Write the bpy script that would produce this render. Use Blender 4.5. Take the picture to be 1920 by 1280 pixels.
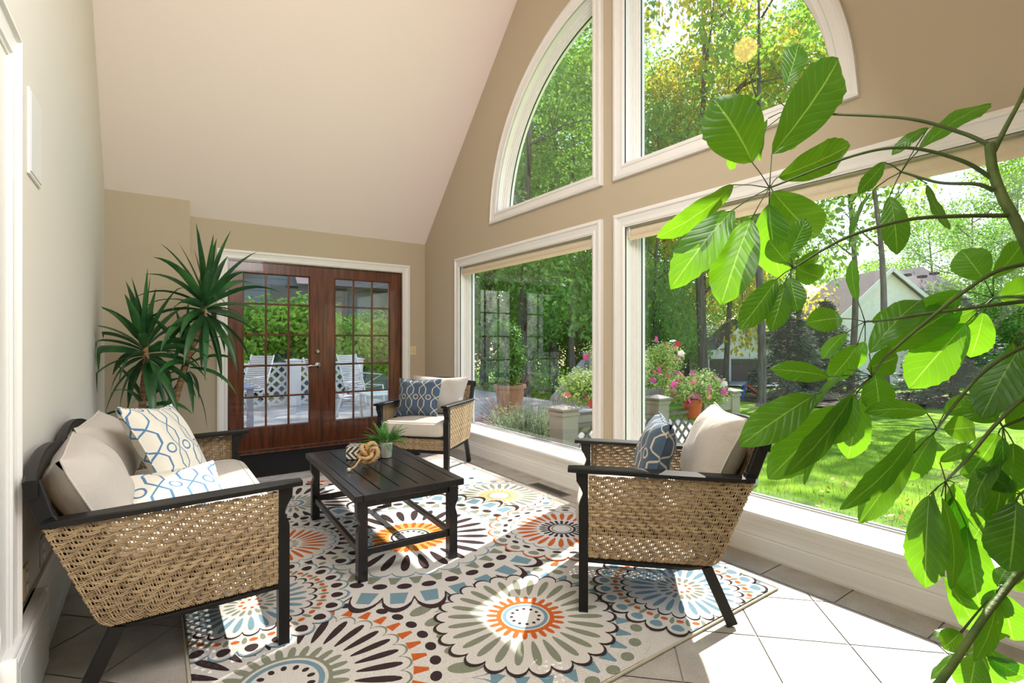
import bpy, bmesh, math, random
from math import sin, cos, pi, radians, sqrt, atan2
from mathutils import Vector, Matrix, noise
random.seed(7)
for o in list(bpy.data.objects): bpy.data.objects.remove(o)
SC = bpy.context.scene; COL = SC.collection

# ---------------------------------------------------------------- camera
FPX = 947.5; YAW = math.atan((960-290)/FPX); CS, CC = sin(YAW), cos(YAW); CH = 1.2
cam = bpy.data.cameras.new('camera'); cam.lens = FPX/1920*36; cam.sensor_width = 36
cam.clip_start = .02; cam.clip_end = 400
camo = bpy.data.objects.new('camera', cam); COL.objects.link(camo)
camo.location = (0, 0, CH); camo.rotation_euler = (pi/2, 0, -YAW); SC.camera = camo

# ---------------------------------------------------------------- world, sun, added fill light, exposure
SC.view_settings.view_transform = 'Standard'; SC.view_settings.look = 'None'
SC.view_settings.gamma = 1; SC.view_settings.use_curve_mapping = False
SC.view_settings.exposure = 0.62
SUN = Vector((1.0, .33, 1.05)).normalized()          # towards the sun
w = bpy.data.worlds.new('world'); SC.world = w; w.use_nodes = True
nt = w.node_tree; nt.nodes.clear()
sky = nt.nodes.new('ShaderNodeTexSky'); sky.sky_type = 'NISHITA'; sky.sun_disc = False
sky.sun_elevation = math.asin(SUN.z); sky.sun_rotation = pi/2-atan2(SUN.y, SUN.x)
sky.dust_density = .3; sky.air_density = 1.3
bg = nt.nodes.new('ShaderNodeBackground'); bg.inputs[1].default_value = .26
wo = nt.nodes.new('ShaderNodeOutputWorld')
nt.links.new(sky.outputs[0], bg.inputs[0]); nt.links.new(bg.outputs[0], wo.inputs[0])
sl = bpy.data.lights.new('sun', 'SUN'); sl.energy = 7.5; sl.angle = radians(.6); sl.color = (1, .95, .87)
so = bpy.data.objects.new('sun', sl); COL.objects.link(so)
so.rotation_euler = SUN.to_track_quat('Z', 'Y').to_euler(); so.location = (30, 10, 30)
al = bpy.data.lights.new('fill_light', 'AREA'); al.shape = 'RECTANGLE'; al.size = 1.8; al.size_y = 1.2; al.energy = 70; al.color = (1, .965, .95)  # added area fill behind the camera, no fixture; brightens the interior
ao = bpy.data.objects.new('fill_light', al); COL.objects.link(ao); ao.location = (.9, .5, 3.2); ao.rotation_euler = (radians(66), 0, radians(22))

# ---------------------------------------------------------------- helpers
def ray(x, y):
    u = (x-960)/FPX
    return Vector((CS+u*CC, CC-u*CS, (640-y)/FPX))
def at(x, y, d): return Vector((0, 0, CH))+ray(x, y)*d
def on_z(x, y, z=0):
    r = ray(x, y); return Vector((0, 0, CH))+r*((z-CH)/r.z)

class MB:
    def __init__(s): s.v = []; s.f = []; s.m = []; s.sm = []
    def add(s, vs, fs, mi=0, smooth=True):
        n = len(s.v); s.v += [tuple(v) for v in vs]
        for f in fs: s.f.append(tuple(i+n for i in f)); s.m.append(mi); s.sm.append(smooth)
        return s
    def hexa(s, c8, mi=0):
        return s.add(c8, [(0,3,2,1),(4,5,6,7),(0,1,5,4),(1,2,6,5),(2,3,7,6),(3,0,4,7)], mi, False)
    def box(s, x0, x1, y0, y1, z0, z1, mi=0, M=None, ch=0.0):
        if ch > 0:
            return s.cbox(x0, x1, y0, y1, z0, z1, ch, mi, M)
        c = [Vector(p) for p in ((x0,y0,z0),(x1,y0,z0),(x1,y1,z0),(x0,y1,z0),(x0,y0,z1),(x1,y0,z1),(x1,y1,z1),(x0,y1,z1))]
        if M is not None: c = [M@p for p in c]
        return s.hexa(c, mi)
    def cbox(s, x0, x1, y0, y1, z0, z1, c, mi=0, M=None):
        # chamfered box: 24 verts
        X = (x0, x1); Y = (y0, y1); Z = (z0, z1); vs = []; idx = {}
        for i in (0, 1):
            for j in (0, 1):
                for k in (0, 1):
                    sx = 1-2*i; sy = 1-2*j; sz = 1-2*k
                    for a in range(3):
                        p = [X[i]+sx*c, Y[j]+sy*c, Z[k]+sz*c]
                        p[a] = (X[i], Y[j], Z[k])[a]
                        idx[i, j, k, a] = len(vs); vs.append(Vector(p))
        fs = []
        def q(l): fs.append(tuple(l))
        for a in range(3):
            b, d = [(1, 2), (0, 2), (0, 1)][a]
            for e in (0, 1):
                l = []
                for (m, n) in ((0, 0), (1, 0), (1, 1), (0, 1)):
                    k = [0, 0, 0]; k[a] = e; k[b] = m; k[d] = n; l.append(idx[k[0], k[1], k[2], a])
                q(l if (e == 1) == (a != 1) else l[::-1])
        for a in range(3):        # edges along axis a
            b, d = [(1, 2), (0, 2), (0, 1)][a]
            for m in (0, 1):
                for n in (0, 1):
                    k0 = [0, 0, 0]; k0[b] = m; k0[d] = n; k1 = list(k0); k1[a] = 1
                    l = [idx[tuple(k0)+(b,)], idx[tuple(k1)+(b,)], idx[tuple(k1)+(d,)], idx[tuple(k0)+(d,)]]
                    q(l)
        for i in (0, 1):
            for j in (0, 1):
                for k in (0, 1): q([idx[i, j, k, 0], idx[i, j, k, 1], idx[i, j, k, 2]])
        cen = Vector(((x0+x1)/2, (y0+y1)/2, (z0+z1)/2))
        f2 = []
        for f in fs:
            n = (vs[f[1]]-vs[f[0]]).cross(vs[f[2]]-vs[f[0]]); m = sum((vs[i] for i in f), Vector())/len(f)-cen
            f2.append(f if n.dot(m) > 0 else f[::-1])
        if M is not None: vs = [M@v for v in vs]
        return s.add(vs, f2, mi, False)
    def beam(s, a, b, w, h, mi=0, up=(0, 0, 1), ch=0.0):
        a = Vector(a); b = Vector(b); d = b-a; L = d.length; d.normalize(); up = Vector(up)
        x = d.cross(up)
        if x.length < 1e-4: x = Vector((1, 0, 0))
        x.normalize(); z = x.cross(d)
        M = Matrix(((x.x, d.x, z.x, a.x), (x.y, d.y, z.y, a.y), (x.z, d.z, z.z, a.z), (0, 0, 0, 1)))
        return s.box(-w/2, w/2, 0, L, -h/2, h/2, mi, M, ch)
    def tube(s, pts, r, n=8, mi=0, cap=True, closed=False, flat=1.0):
        pts = [Vector(p) for p in pts]; N = len(pts); vs = []; fs = []
        rr = r if isinstance(r, (list, tuple)) else [r]*N
        nrm = None
        for i, p in enumerate(pts):
            if closed: t = pts[(i+1) % N]-pts[i-1]
            else: t = pts[min(i+1, N-1)]-pts[max(i-1, 0)]
            if t.length < 1e-9: t = Vector((0, 0, 1))
            t.normalize()
            if nrm is None:
                nrm = t.cross(Vector((0, 0, 1)))
                if nrm.length < .1: nrm = t.cross(Vector((1, 0, 0)))
            nrm = nrm-t*nrm.dot(t)
            if nrm.length < 1e-6: nrm = t.orthogonal()
            nrm.normalize(); b = t.cross(nrm)
            for k in range(n):
                a = 2*pi*k/n; vs.append(p+nrm*cos(a)*rr[i]+b*sin(a)*rr[i]*flat)
        for i in range(N if closed else N-1):
            for k in range(n):
                i2 = (i+1) % N
                fs.append((i*n+k, i*n+(k+1) % n, i2*n+(k+1) % n, i2*n+k))
        if cap and not closed:
            fs.append(tuple(range(n))[::-1]); fs.append(tuple((N-1)*n+k for k in range(n)))
        return s.add(vs, fs, mi, True)
    def lathe(s, prof, n=24, mi=0, c=(0, 0, 0), M=None):
        vs = []; fs = []; c = Vector(c)
        for (r, z) in prof:
            for k in range(n):
                a = 2*pi*k/n; v = c+Vector((r*cos(a), r*sin(a), z))
                vs.append(M@v if M is not None else v)
        for i in range(len(prof)-1):
            for k in range(n): fs.append((i*n+k, i*n+(k+1) % n, (i+1)*n+(k+1) % n, (i+1)*n+k))
        return s.add(vs, fs, mi, True)
    def grid(s, fn, nu, nv, mi=0, smooth=True, thick=None):
        vs = [fn(i/nu, j/nv) for j in range(nv+1) for i in range(nu+1)]; W = nu+1
        fs = [(j*W+i, j*W+i+1, (j+1)*W+i+1, (j+1)*W+i) for j in range(nv) for i in range(nu)]
        return s.add(vs, fs, mi, smooth)
    def prism(s, poly, z0, z1, mi=0, M=None, smooth=False):
        n = len(poly); vs = [Vector((p[0], p[1], z0)) for p in poly]+[Vector((p[0], p[1], z1)) for p in poly]
        if M is not None: vs = [M@v for v in vs]
        fs = [tuple(range(n))[::-1], tuple(range(n, 2*n))]+[(i, (i+1) % n, n+(i+1) % n, n+i) for i in range(n)]
        return s.add(vs, fs, mi, smooth)
    def build(s, name, mats, parent=None, loc=None, ang=40, recalc=False):
        me = bpy.data.meshes.new(name); me.from_pydata(s.v, [], s.f)
        if not isinstance(mats, (list, tuple)): mats = [mats]
        for m in mats: me.materials.append(m)
        me.polygons.foreach_set('material_index', s.m); me.polygons.foreach_set('use_smooth', s.sm)
        if recalc:
            bm = bmesh.new(); bm.from_mesh(me); bmesh.ops.recalc_face_normals(bm, faces=bm.faces); bm.to_mesh(me); bm.free()
        me.update()
        if any(s.sm) and ang: me.set_sharp_from_angle(angle=radians(ang))
        o = bpy.data.objects.new(name, me); COL.objects.link(o)
        if parent is not None: o.parent = parent
        if loc is not None: o.location = loc
        return o
def tag(o, label=None, cat=None, group=None, kind=None):
    if label: o['label'] = label
    if cat: o['category'] = cat
    if group: o['group'] = group
    if kind: o['kind'] = kind
    return o
def thing(name, label, cat, loc=(0, 0, 0), rz=0, group=None):
    o = bpy.data.objects.new(name, None); COL.objects.link(o); o.location = loc; o.rotation_euler = (0, 0, rz)
    o.empty_display_size = .1
    return tag(o, label, cat, group)
def struct(o, label=None):
    o['kind'] = 'structure'
    if label: o['label'] = label
    return o
def copy_tree(o, parent=None):
    kids = list(o.children)
    c = o.copy(); COL.objects.link(c)
    if parent is not None: c.parent = parent
    for k in kids: copy_tree(k, c)
    return c
def clip_poly(poly, x0, x1, y0, y1):
    def cl(P, ax, v, sgn):
        out = []
        for i in range(len(P)):
            a = P[i-1]; b = P[i]; da = (a[ax]-v)*sgn; db = (b[ax]-v)*sgn
            if (da < 0) != (db < 0):
                t = da/(da-db); out.append((a[0]+(b[0]-a[0])*t, a[1]+(b[1]-a[1])*t))
            if db >= 0: out.append(b)
        return out
    for ax, v, sg in ((0, x0, 1), (0, x1, -1), (1, y0, 1), (1, y1, -1)):
        poly = cl(poly, ax, v, sg)
        if len(poly) < 3: return []
    return poly

# ---------------------------------------------------------------- materials
def mat(name, col, rough=.5, metal=0, spec=.5, var=0.0, scale=8.0, bump=0.0, bscale=80.0, trans=0.0, stretch=None, col2=None, detail=4, coat=0, sheen=0, tcol=None):
    m = bpy.data.materials.new(name); m.use_nodes = True; nt = m.node_tree; N = nt.nodes; L = nt.links
    b = N['Principled BSDF']; b.inputs['Roughness'].default_value = rough; b.inputs['Metallic'].default_value = metal
    b.inputs['Specular IOR Level'].default_value = spec; b.inputs['Base Color'].default_value = (*col, 1)
    b.inputs['Coat Weight'].default_value = coat; b.inputs['Sheen Weight'].default_value = sheen
    tc = N.new('ShaderNodeTexCoord'); mp = N.new('ShaderNodeMapping'); L.new(tc.outputs['Object'], mp.inputs[0])
    if stretch: mp.inputs['Scale'].default_value = stretch
    cs = None
    if var > 0 or col2:
        nz = N.new('ShaderNodeTexNoise'); nz.inputs['Scale'].default_value = scale; nz.inputs['Detail'].default_value = detail
        L.new(mp.outputs[0], nz.inputs[0])
        cr = N.new('ShaderNodeValToRGB'); cr.color_ramp.elements[0].position = .35; cr.color_ramp.elements[1].position = .65
        c2 = col2 or tuple(min(1, c*(1+var)) for c in col); c1 = col if col2 else tuple(c*(1-var) for c in col)
        cr.color_ramp.elements[0].color = (*c1, 1); cr.color_ramp.elements[1].color = (*c2, 1)
        L.new(nz.outputs[0], cr.inputs[0]); L.new(cr.outputs[0], b.inputs['Base Color']); cs = cr.outputs[0]
    if bump > 0:
        n2 = N.new('ShaderNodeTexNoise'); n2.inputs['Scale'].default_value = bscale; n2.inputs['Detail'].default_value = 3
        L.new(mp.outputs[0], n2.inputs[0]); bp = N.new('ShaderNodeBump'); bp.inputs['Strength'].default_value = bump
        bp.inputs['Distance'].default_value = .01
        L.new(n2.outputs[0], bp.inputs['Height']); L.new(bp.outputs[0], b.inputs['Normal'])
    if trans > 0:
        t = N.new('ShaderNodeBsdfTranslucent'); t.inputs[0].default_value = (*(tcol or col), 1)
        if cs is not None and not tcol: L.new(cs, t.inputs[0])
        mx = N.new('ShaderNodeMixShader'); mx.inputs[0].default_value = trans
        L.new(b.outputs[0], mx.inputs[1]); L.new(t.outputs[0], mx.inputs[2]); L.new(mx.outputs[0], N['Material Output'].inputs[0])
    return m
def glass_mat(name, refl=1.0, tint=(1, 1, 1)):
    m = bpy.data.materials.new(name); m.use_nodes = True; nt = m.node_tree; N = nt.nodes; L = nt.links; N.clear()
    o = N.new('ShaderNodeOutputMaterial'); t = N.new('ShaderNodeBsdfTransparent'); t.inputs[0].default_value = (*tint, 1)
    g = N.new('ShaderNodeBsdfGlossy'); g.inputs['Roughness'].default_value = .0; fr = N.new('ShaderNodeFresnel')
    ge = N.new('ShaderNodeNewGeometry'); mr = N.new('ShaderNodeMapRange'); mr.inputs[3].default_value = 1.5; mr.inputs[4].default_value = 1/1.5
    L.new(ge.outputs['Backfacing'], mr.inputs[0]); L.new(mr.outputs[0], fr.inputs[0])
    mm = N.new('ShaderNodeMath'); mm.operation = 'MULTIPLY'; mm.inputs[1].default_value = refl
    mx = N.new('ShaderNodeMixShader'); L.new(fr.outputs[0], mm.inputs[0]); L.new(mm.outputs[0], mx.inputs[0])
    L.new(t.outputs[0], mx.inputs[1]); L.new(g.outputs[0], mx.inputs[2]); L.new(mx.outputs[0], o.inputs[0])
    return m
def lin(r, g, b): return tuple(((c/255)/12.92 if c/255 <= .04045 else ((c/255+.055)/1.055)**2.4) for c in (r, g, b))

M_wall = mat('wall_paint', lin(194, 180, 156), .85, spec=.2, bump=.06, bscale=180)
M_wall2 = mat('side_wall_paint', lin(222, 217, 208), .85, spec=.2, bump=.06, bscale=180)
M_ceil = mat('ceiling_paint', lin(244, 230, 223), .9, spec=.1, bump=.05, bscale=150)
M_trim = mat('white_trim', lin(238, 236, 232), .35, var=.01, scale=3)
M_gask = mat('dark_gasket', (.03, .035, .035), .5)
M_glass = glass_mat('window_glass', 1.0)
M_black = mat('black_paint', (.007, .0065, .0065), .45, spec=.35)
# ---------------------------------------------------------------- room shell
XW, XL, YB, YF, YC = 2.87, -.372, 6.02, -.5, 2.76
ZE = 2.46; ZR = ZE+(YB-YC)
def offs(path, closed):
    n = len(path); out = []
    for i in range(n):
        p = Vector(path[i]); 
        a = Vector(path[i-1]) if (closed or i > 0) else None
        b = Vector(path[(i+1) % n]) if (closed or i < n-1) else None
        ns = []
        if a is not None: d = (p-a).normalized(); ns.append(Vector((d.y, -d.x)))
        if b is not None: d = (b-p).normalized(); ns.append(Vector((d.y, -d.x)))
        if len(ns) == 2: m = (ns[0]+ns[1]); m = m/ (m.length_squared/2) if m.length > .01 else ns[0]
        else: m = ns[0]
        out.append((p, m))
    return out
def wall_panel(name, outer, holes, x0, x1, mats, plane='X'):
    """outline in (a,z); extruded between x0 and x1"""
    bm = bmesh.new(); edges = []
    for loop in [outer]+holes:
        vs = [bm.verts.new((a, z, 0)) for a, z in loop]
        for i in range(len(vs)): edges.append(bm.edges.new((vs[i-1], vs[i])))
    bmesh.ops.triangle_fill(bm, use_beauty=True, use_dissolve=False, edges=edges)
    bm.verts.index_update()
    P = [v.co.copy() for v in bm.verts]; F = [[v.index for v in f.verts] for f in bm.faces]; bm.free()
    mb = MB(); n = len(P)
    f = (lambda a, z, x: (x, a, z)) if plane == 'X' else (lambda a, z, x: (a, x, z))
    mb.add([f(p.x, p.y, x0) for p in P]+[f(p.x, p.y, x1) for p in P],
           [tuple(q) for q in F]+[tuple(i+n for i in q[::-1]) for q in F], 0, False)
    k = 0; 
    for li, loop in enumerate([outer]+holes):
        m = len(loop)
        vs = [f(a, z, x0) for a, z in loop]+[f(a, z, x1) for a, z in loop]
        mb.add(vs, [(i, (i+1) % m, m+(i+1) % m, m+i) for i in range(m)], 0 if li == 0 or len(mats) < 2 else 1, False)
    o = mb.build(name, mats, recalc=True); return struct(o)
def arc_open(side):
    cy, cz, R = 2.745, 2.423, 1.58; zb = 2.525; gap = .18 if side > 0 else -.155
    y0 = cy+gap; pts = []
    a0 = math.asin((zb-cz)/R); a1 = math.acos(abs(gap)/R)
    n = 28
    arc = [(cy+side*R*cos(a0+(a1-a0)*i/n), cz+R*sin(a0+(a1-a0)*i/n)) for i in range(n+1)]
    pts = [(y0, zb)]+arc
    if side < 0: pts = pts[::-1]
    return pts                                             # counter-clockwise in (y,z)
ZS, ZH = .225, 2.05
W1 = [(2.925, ZS), (5.08, ZS), (5.08, ZH), (2.925, ZH)]
W2 = [(.44, ZS), (2.585, ZS), (2.585, ZH), (.44, ZH)]
A1, A2 = arc_open(1), arc_open(-1)
gab = [(YF, -.1), (YB, -.1), (YB, ZE), (YC, ZR), (YF, ZE)]
def grow(path, d): return [tuple(p+n*d) for p, n in offs(path, True)]
struct(wall_panel('wall_right', gab, [grow(q, .006) for q in (W1, W2, A1, A2)], XW, 3.03, [M_wall, M_trim]))
wall_panel('wall_left', gab, [], XL, XL-.12, [M_wall2])
DH = [(.6, -.0), (2.575, -.0), (2.575, 2.09), (.6, 2.09)]
wall_panel('wall_back', [(XL-.1, -.1), (.6, -.1), (.6, 2.09), (2.575, 2.09), (2.575, -.1), (3.03, -.1), (3.03, ZE), (XL-.1, ZE)], [], YB, YB+.14, [M_wall], 'Y')
wall_panel('wall_front', [(XL-.1, -.1), (3.03, -.1), (3.03, ZE), (XL-.1, ZE)], [], YF, YF-.12, [M_wall], 'Y')
# chase in the back left corner
mb = MB(); dep = .127
mb.prism([(XL-.01, YB+.01), (XL-.01, YB-dep), (.284, YB-dep), (.284, YB+.01)], 0, ZE, 0)
mb.add([(XL-.01, YB-dep, ZE), (.284, YB-dep, ZE), (.284, YB, ZE), (XL-.01, YB, ZE), (XL-.01, YB-dep, ZE+dep), (.284, YB-dep, ZE+dep)],
       [(0, 1, 5, 4), (1, 2, 5), (0, 4, 3), (4, 5, 2, 3)], 0, False)
struct(mb.build('wall_chase', M_wall, recalc=True))
mb = MB()
for (ya, yb_) in ((YB+.14, YC), (YC, YF-.12)):
    za = ZE-.14 if ya > YC else ZR; zb = ZR if ya > YC else ZE-.12
    mb.add([(XL-.1, ya, za), (3.03, ya, za), (3.03, yb_, zb), (XL-.1, yb_, zb), (XL-.1, ya, za+.15), (3.03, ya, za+.15), (3.03, yb_, zb+.15), (XL-.1, yb_, zb+.15)],
           [(0, 1, 2, 3), (4, 5, 6, 7), (0, 1, 5, 4), (1, 2, 6, 5), (2, 3, 7, 6), (3, 0, 4, 7)], 0, False)
struct(mb.build('ceiling', M_ceil, recalc=True))
# floor: slab with diagonal tiles, border row along the window wall
def tile_mat():
    m = bpy.data.materials.new('floor_tile'); m.use_nodes = True; nt = m.node_tree; N = nt.nodes; L = nt.links
    b = N['Principled BSDF']; b.inputs['Roughness'].default_value = .38
    tc = N.new('ShaderNodeTexCoord')
    nz = N.new('ShaderNodeTexNoise'); nz.inputs['Scale'].default_value = 9; nz.inputs['Detail'].default_value = 6
    nf = N.new('ShaderNodeTexNoise'); nf.inputs['Scale'].default_value = 160; nf.inputs['Detail'].default_value = 2
    L.new(tc.outputs['Object'], nz.inputs[0]); L.new(tc.outputs['Object'], nf.inputs[0])
    cr = N.new('ShaderNodeValToRGB'); cr.color_ramp.elements[0].color = (*lin(150, 140, 127), 1); cr.color_ramp.elements[1].color = (*lin(196, 190, 180), 1)
    cr.color_ramp.elements[0].position = .3; cr.color_ramp.elements[1].position = .7
    ad = N.new('ShaderNodeMath'); ad.operation = 'ADD'; ml = N.new('ShaderNodeMath'); ml.operation = 'MULTIPLY'; ml.inputs[1].default_value = .5
    L.new(nz.outputs[0], ad.inputs[0]); L.new(nf.outputs[0], ad.inputs[1]); L.new(ad.outputs[0], ml.inputs[0]); L.new(ml.outputs[0], cr.inputs[0])
    L.new(cr.outputs[0], b.inputs['Base Color'])
    return m
M_tile = tile_mat(); M_grout = mat('grout', lin(150, 146, 138), .9)
M_tileb = mat('brown_tile', lin(128, 108, 84), .45, var=.15, scale=60)
mb = MB(); mb.box(XL-.1, 3.03, YF-.1, YB+.14, -.1, -.004, 1)
T = .343; g = .003; X1 = 2.547
c0 = 2.2; d0 = .637
for i in range(-16, 20):
    for j in range(-20, 14):
        u0 = c0+i*T; v0 = d0+j*T       # u=(x+y)/r2 , v=(x-y)/r2
        r2 = sqrt(2); q = []
        for (uu, vv) in ((u0+g, v0+g), (u0+T-g, v0+g), (u0+T-g, v0+T-g), (u0+g, v0+T-g)):
            q.append(((uu+vv)/r2, (uu-vv)/r2))
        p = clip_poly(q[::-1], XL, X1-g, YF, YB)
        if len(p) > 2:
            cx = sum(a for a, b in p)/len(p); cy = sum(b for a, b in p)/len(p)
            dark = (i+2*j) % 7 == 3
            mb.add([(a, b, 0) for a, b in p], [tuple(range(len(p)))], 2 if (1.15 < cx < 1.75 and cy < 1.25 and cy > .75 and dark) else 0, False)
y = YF
k = 0; yy = 1.386-6*.345
while yy < YB:
    a, b = max(yy+g, YF), min(yy+.345-g, YB)
    if b > a: mb.add([(X1+g, a, 0), (2.80, a, 0), (2.80, b, 0), (X1+g, b, 0)], [(0, 1, 2, 3)], 0, False)
    yy += .345
struct(mb.build('floor', [M_tile, M_grout, M_tileb]))

# swept trim in the plane of the right wall
def sweep(mb, path, prof, closed=True, mi=0, fn=lambda p, x: (x, p.x, p.y), smooth=True):
    O = offs(path, closed); n = len(O); m = len(prof); vs = []
    for (p, nn) in O:
        for (d, x) in prof:
            q = p+nn*d; vs.append(fn(q, x))
    fs = []
    for i in range(n if closed else n-1):
        for k in range(m-1):
            a = i*m+k; b = ((i+1) % n)*m+k; fs.append((a, b, b+1, a+1))
    if not closed:
        fs.append(tuple(range(m))); fs.append(tuple((n-1)*m+k for k in range(m))[::-1])
    mb.add(vs, fs, mi, smooth)
CAS = [(.105, 2.872), (.105, 2.842), (.088, 2.836), (.078, 2.836), (.074, 2.846), (.04, 2.852), (.030, 2.852), (.026, 2.846), (.012, 2.846), (.006, 2.852), (0, 2.853), (0, 2.872)]
FRM = [(0, 2.86), (0, 2.925), (-.006, 2.925), (-.006, 2.94), (-.02, 2.94), (-.02, 2.957), (-.034, 2.957), (-.034, 2.975), (-.043, 2.975), (-.043, 2.995), (-.043, 3.03)]
GSK = [(-.043, 2.989), (-.047, 2.989), (-.047, 3.0)]
def window(n, path, open_casing):
    ms = MB()
    cp = path
    if open_casing: cp = [(path[1][0], path[1][1]-.0), path[2], path[3], (path[0][0], path[0][1])]
    sweep(ms, cp, CAS, closed=not open_casing, smooth=False)
    sweep(ms, path, FRM, smooth=False)
    sweep(ms, path, GSK, mi=1, smooth=False)
    o = struct(ms.build('window_%d' % n, [M_trim, M_gask], ang=0))
    O = offs(path, True); pl = [p+nn*(-.045) for p, nn in O]; m = len(pl)
    g = MB(); g.add([(2.994, p.x, p.y) for p in pl]+[(3.0, p.x, p.y) for p in pl], [tuple(range(m)), tuple(range(m, 2*m))[::-1]], 0, False)
    g.build('window_glass', M_glass, o, ang=0, recalc=False)
    return o
win1 = window(1, W1, True); win2 = window(2, W2, True); win3 = window(3, A1, False); win4 = window(4, A2, False)
# window ledge with moulded base, whole length of the wall
PB = [(2.95, .262), (2.80, .244), (2.752, .238), (2.748, .232), (2.748, .222), (2.754, .216), (2.772, .214), (2.774, .19), (2.780, .186), (2.780, .160), (2.786, .156),
      (2.787, .128), (2.780, .105), (2.782, .098), (2.776, .09), (2.772, .06), (2.765, .03), (2.758, .012), (2.757, 0), (2.95, 0)]
mb = MB(); m = len(PB)
mb.add([(x, YF, z) for x, z in PB]+[(x, YB, z) for x, z in PB], [(i, i+1, m+i+1, m+i) for i in range(m-1)]+[tuple(range(m)), tuple(range(m, 2*m))[::-1]], 0, False)
struct(mb.build('baseboard_right', M_trim, recalc=True))
# roller shades rolled up under the window heads
M_shade = mat('shade_fabric', lin(246, 234, 210), .8, var=.02, scale=30, trans=.4)
for (ya, yb_, lab) in ((2.955, 5.05, 'beige rolled-up fabric shade at the head of the far picture window'), (.47, 2.555, 'beige rolled-up fabric shade at the head of the near picture window')):
    o = thing('roller_shade', lab, 'window shade', (2.905, ya, 2.0))
    b = MB(); n = 14
    prof = [(.038*cos(2*pi*k/n), .038*sin(2*pi*k/n)) for k in range(n)]
    vs = [(x, 0, z) for x, z in prof]+[(x, yb_-ya, z) for x, z in prof]
    b.add(vs, [(i, (i+1) % n, n+(i+1) % n, n+i) for i in range(n)]+[tuple(range(n)), tuple(range(n, 2*n))[::-1]], 0, True)
    b.build('fabric_roll', M_shade, o, recalc=True)
    b = MB(); b.box(-.03, -.024, .0, yb_-ya, -.052, .0)
    b.build('hem_flap', M_shade, o)
    for y in (-.012, yb_-ya): b = MB(); b.box(-.03, .04, y, y+.012, -.03, .05); b.build('bracket', M_trim, o)
    

# left wall: baseboard, vent cover, outlets, door, speaker grille
PL = [(XL, .285), (XL+.012, .285), (XL+.016, .262), (XL+.012, .25), (XL+.018, .235), (XL+.022, .20), (XL+.018, .19), (XL+.02, .05), (XL+.03, .035), (XL+.033, 0), (XL, 0)]
mb = MB(); m = len(PL)
mb.add([(x, 2.20, z) for x, z in PL]+[(x, YB-.12, z) for x, z in PL], [(i, i+1, m+i+1, m+i) for i in range(m-1)]+[tuple(range(m)), tuple(range(m, 2*m))[::-1]], 0, False)
struct(mb.build('baseboard_left', M_trim, recalc=True))
PK = [(XL-.37, 0)]
mb = MB(); mb.box(XL, .5, YB-.127-.02, YB-.127, 0, .14, 0); mb.box(2.69, 2.79, YB-.02, YB, 0, .14); struct(mb.build('baseboard_back', M_trim))
# perforated return-air cover
M_perf = bpy.data.materials.new('perforated_metal'); M_perf.use_nodes = True
def _perf(m):
    nt = m.node_tree; N = nt.nodes; L = nt.links; b = N['Principled BSDF']; b.inputs['Roughness'].default_value = .4
    tc = N.new('ShaderNodeTexCoord'); vo = N.new('ShaderNodeTexVoronoi'); vo.inputs['Scale'].default_value = 170; vo.inputs['Randomness'].default_value = 0
    L.new(tc.outputs['Object'], vo.inputs[0]); cr = N.new('ShaderNodeValToRGB'); cr.color_ramp.interpolation = 'CONSTANT'
    cr.color_ramp.elements[0].color = (.05, .05, .05, 1); cr.color_ramp.elements[1].position = .3; cr.color_ramp.elements[1].color = (*lin(220, 220, 215), 1)
    L.new(vo.outputs['Distance'], cr.inputs[0]); L.new(cr.outputs[0], b.inputs['Base Color'])
_perf(M_perf)
t = thing('air_return_cover', 'white perforated metal vent cover low on the left wall', 'vent', (XL, 2.02, 0))
b = MB(); b.box(.034, .048, 0, .52, 0, .27, 0, ch=.004); b.box(.0, .04, 0, .52, .262, .285, 0, ch=.004); b.box(0, .048, -.012, .0, 0, .285, 0); b.box(0, .048, .52, .532, 0, .285, 0); b.build('cover_frame', M_trim, t)
b = MB(); b.box(.048, .050, .03, .49, .03, .235, 0); b.build('perforated_grille', M_perf, t)
def outlet(y, z, col, lab):
    t = thing('wall_outlet', lab, 'outlet', (XL, y, z))
    b = MB(); b.box(0, .006, -.038, .038, -.058, .058, 0, ch=.002); b.build('cover_plate', col, t)
    b = MB(); [b.box(.006, .009, -.017, .017, s*.022-.014, s*.022+.014, 0, ch=.002) for s in (-1, 1)]; b.build('socket', M_trim, t)
M_ivory = mat('ivory_plate', lin(226, 208, 160), .4)
outlet(2.43, .36, M_ivory, 'ivory wall outlet nearer the camera, low on the left wall behind the sofa')
outlet(2.75, .36, mat('grey_plate', lin(190, 190, 190), .4), 'grey wall outlet just behind the sofa rear corner')
t = thing('wall_speaker', 'white flush speaker grille high on the left wall', 'speaker', (XL, 2.465, 1.80))
b = MB(); b.box(0, .008, 0, .23, 0, .31, 0, ch=.002); b.build('speaker_frame', M_trim, t)
b = MB(); b.box(.008, .011, .012, .218, .012, .298, 0, ch=.001); b.build('grille', mat('grille_cloth', lin(222, 222, 220), .6), t)
# white door on the left wall (only its casing edge shows)
mb = MB()
fnL = lambda p, x: (XL+(2.87-x), p.x, p.y)
path = [(1.2, 0.0), (1.2, 2.055), (2.095, 2.055), (2.095, 0.0)][::-1]
sweep(mb, path, CAS, closed=False, fn=fnL, smooth=False)
struct(mb.build('trim_1', M_trim, ang=0, recalc=True))
mb = MB(); mb.box(XL, XL+.012, 1.2, 2.095, 0, 2.055)
for (a, b_) in ((.25, .9), (1.05, 1.9)):
    for (c, d) in ((1.32, 1.6), (1.69, 1.97)): mb.box(XL+.012, XL+.018, c, d, a, b_, 0, ch=.005)
d1 = struct(mb.build('door_1', M_trim))
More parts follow.
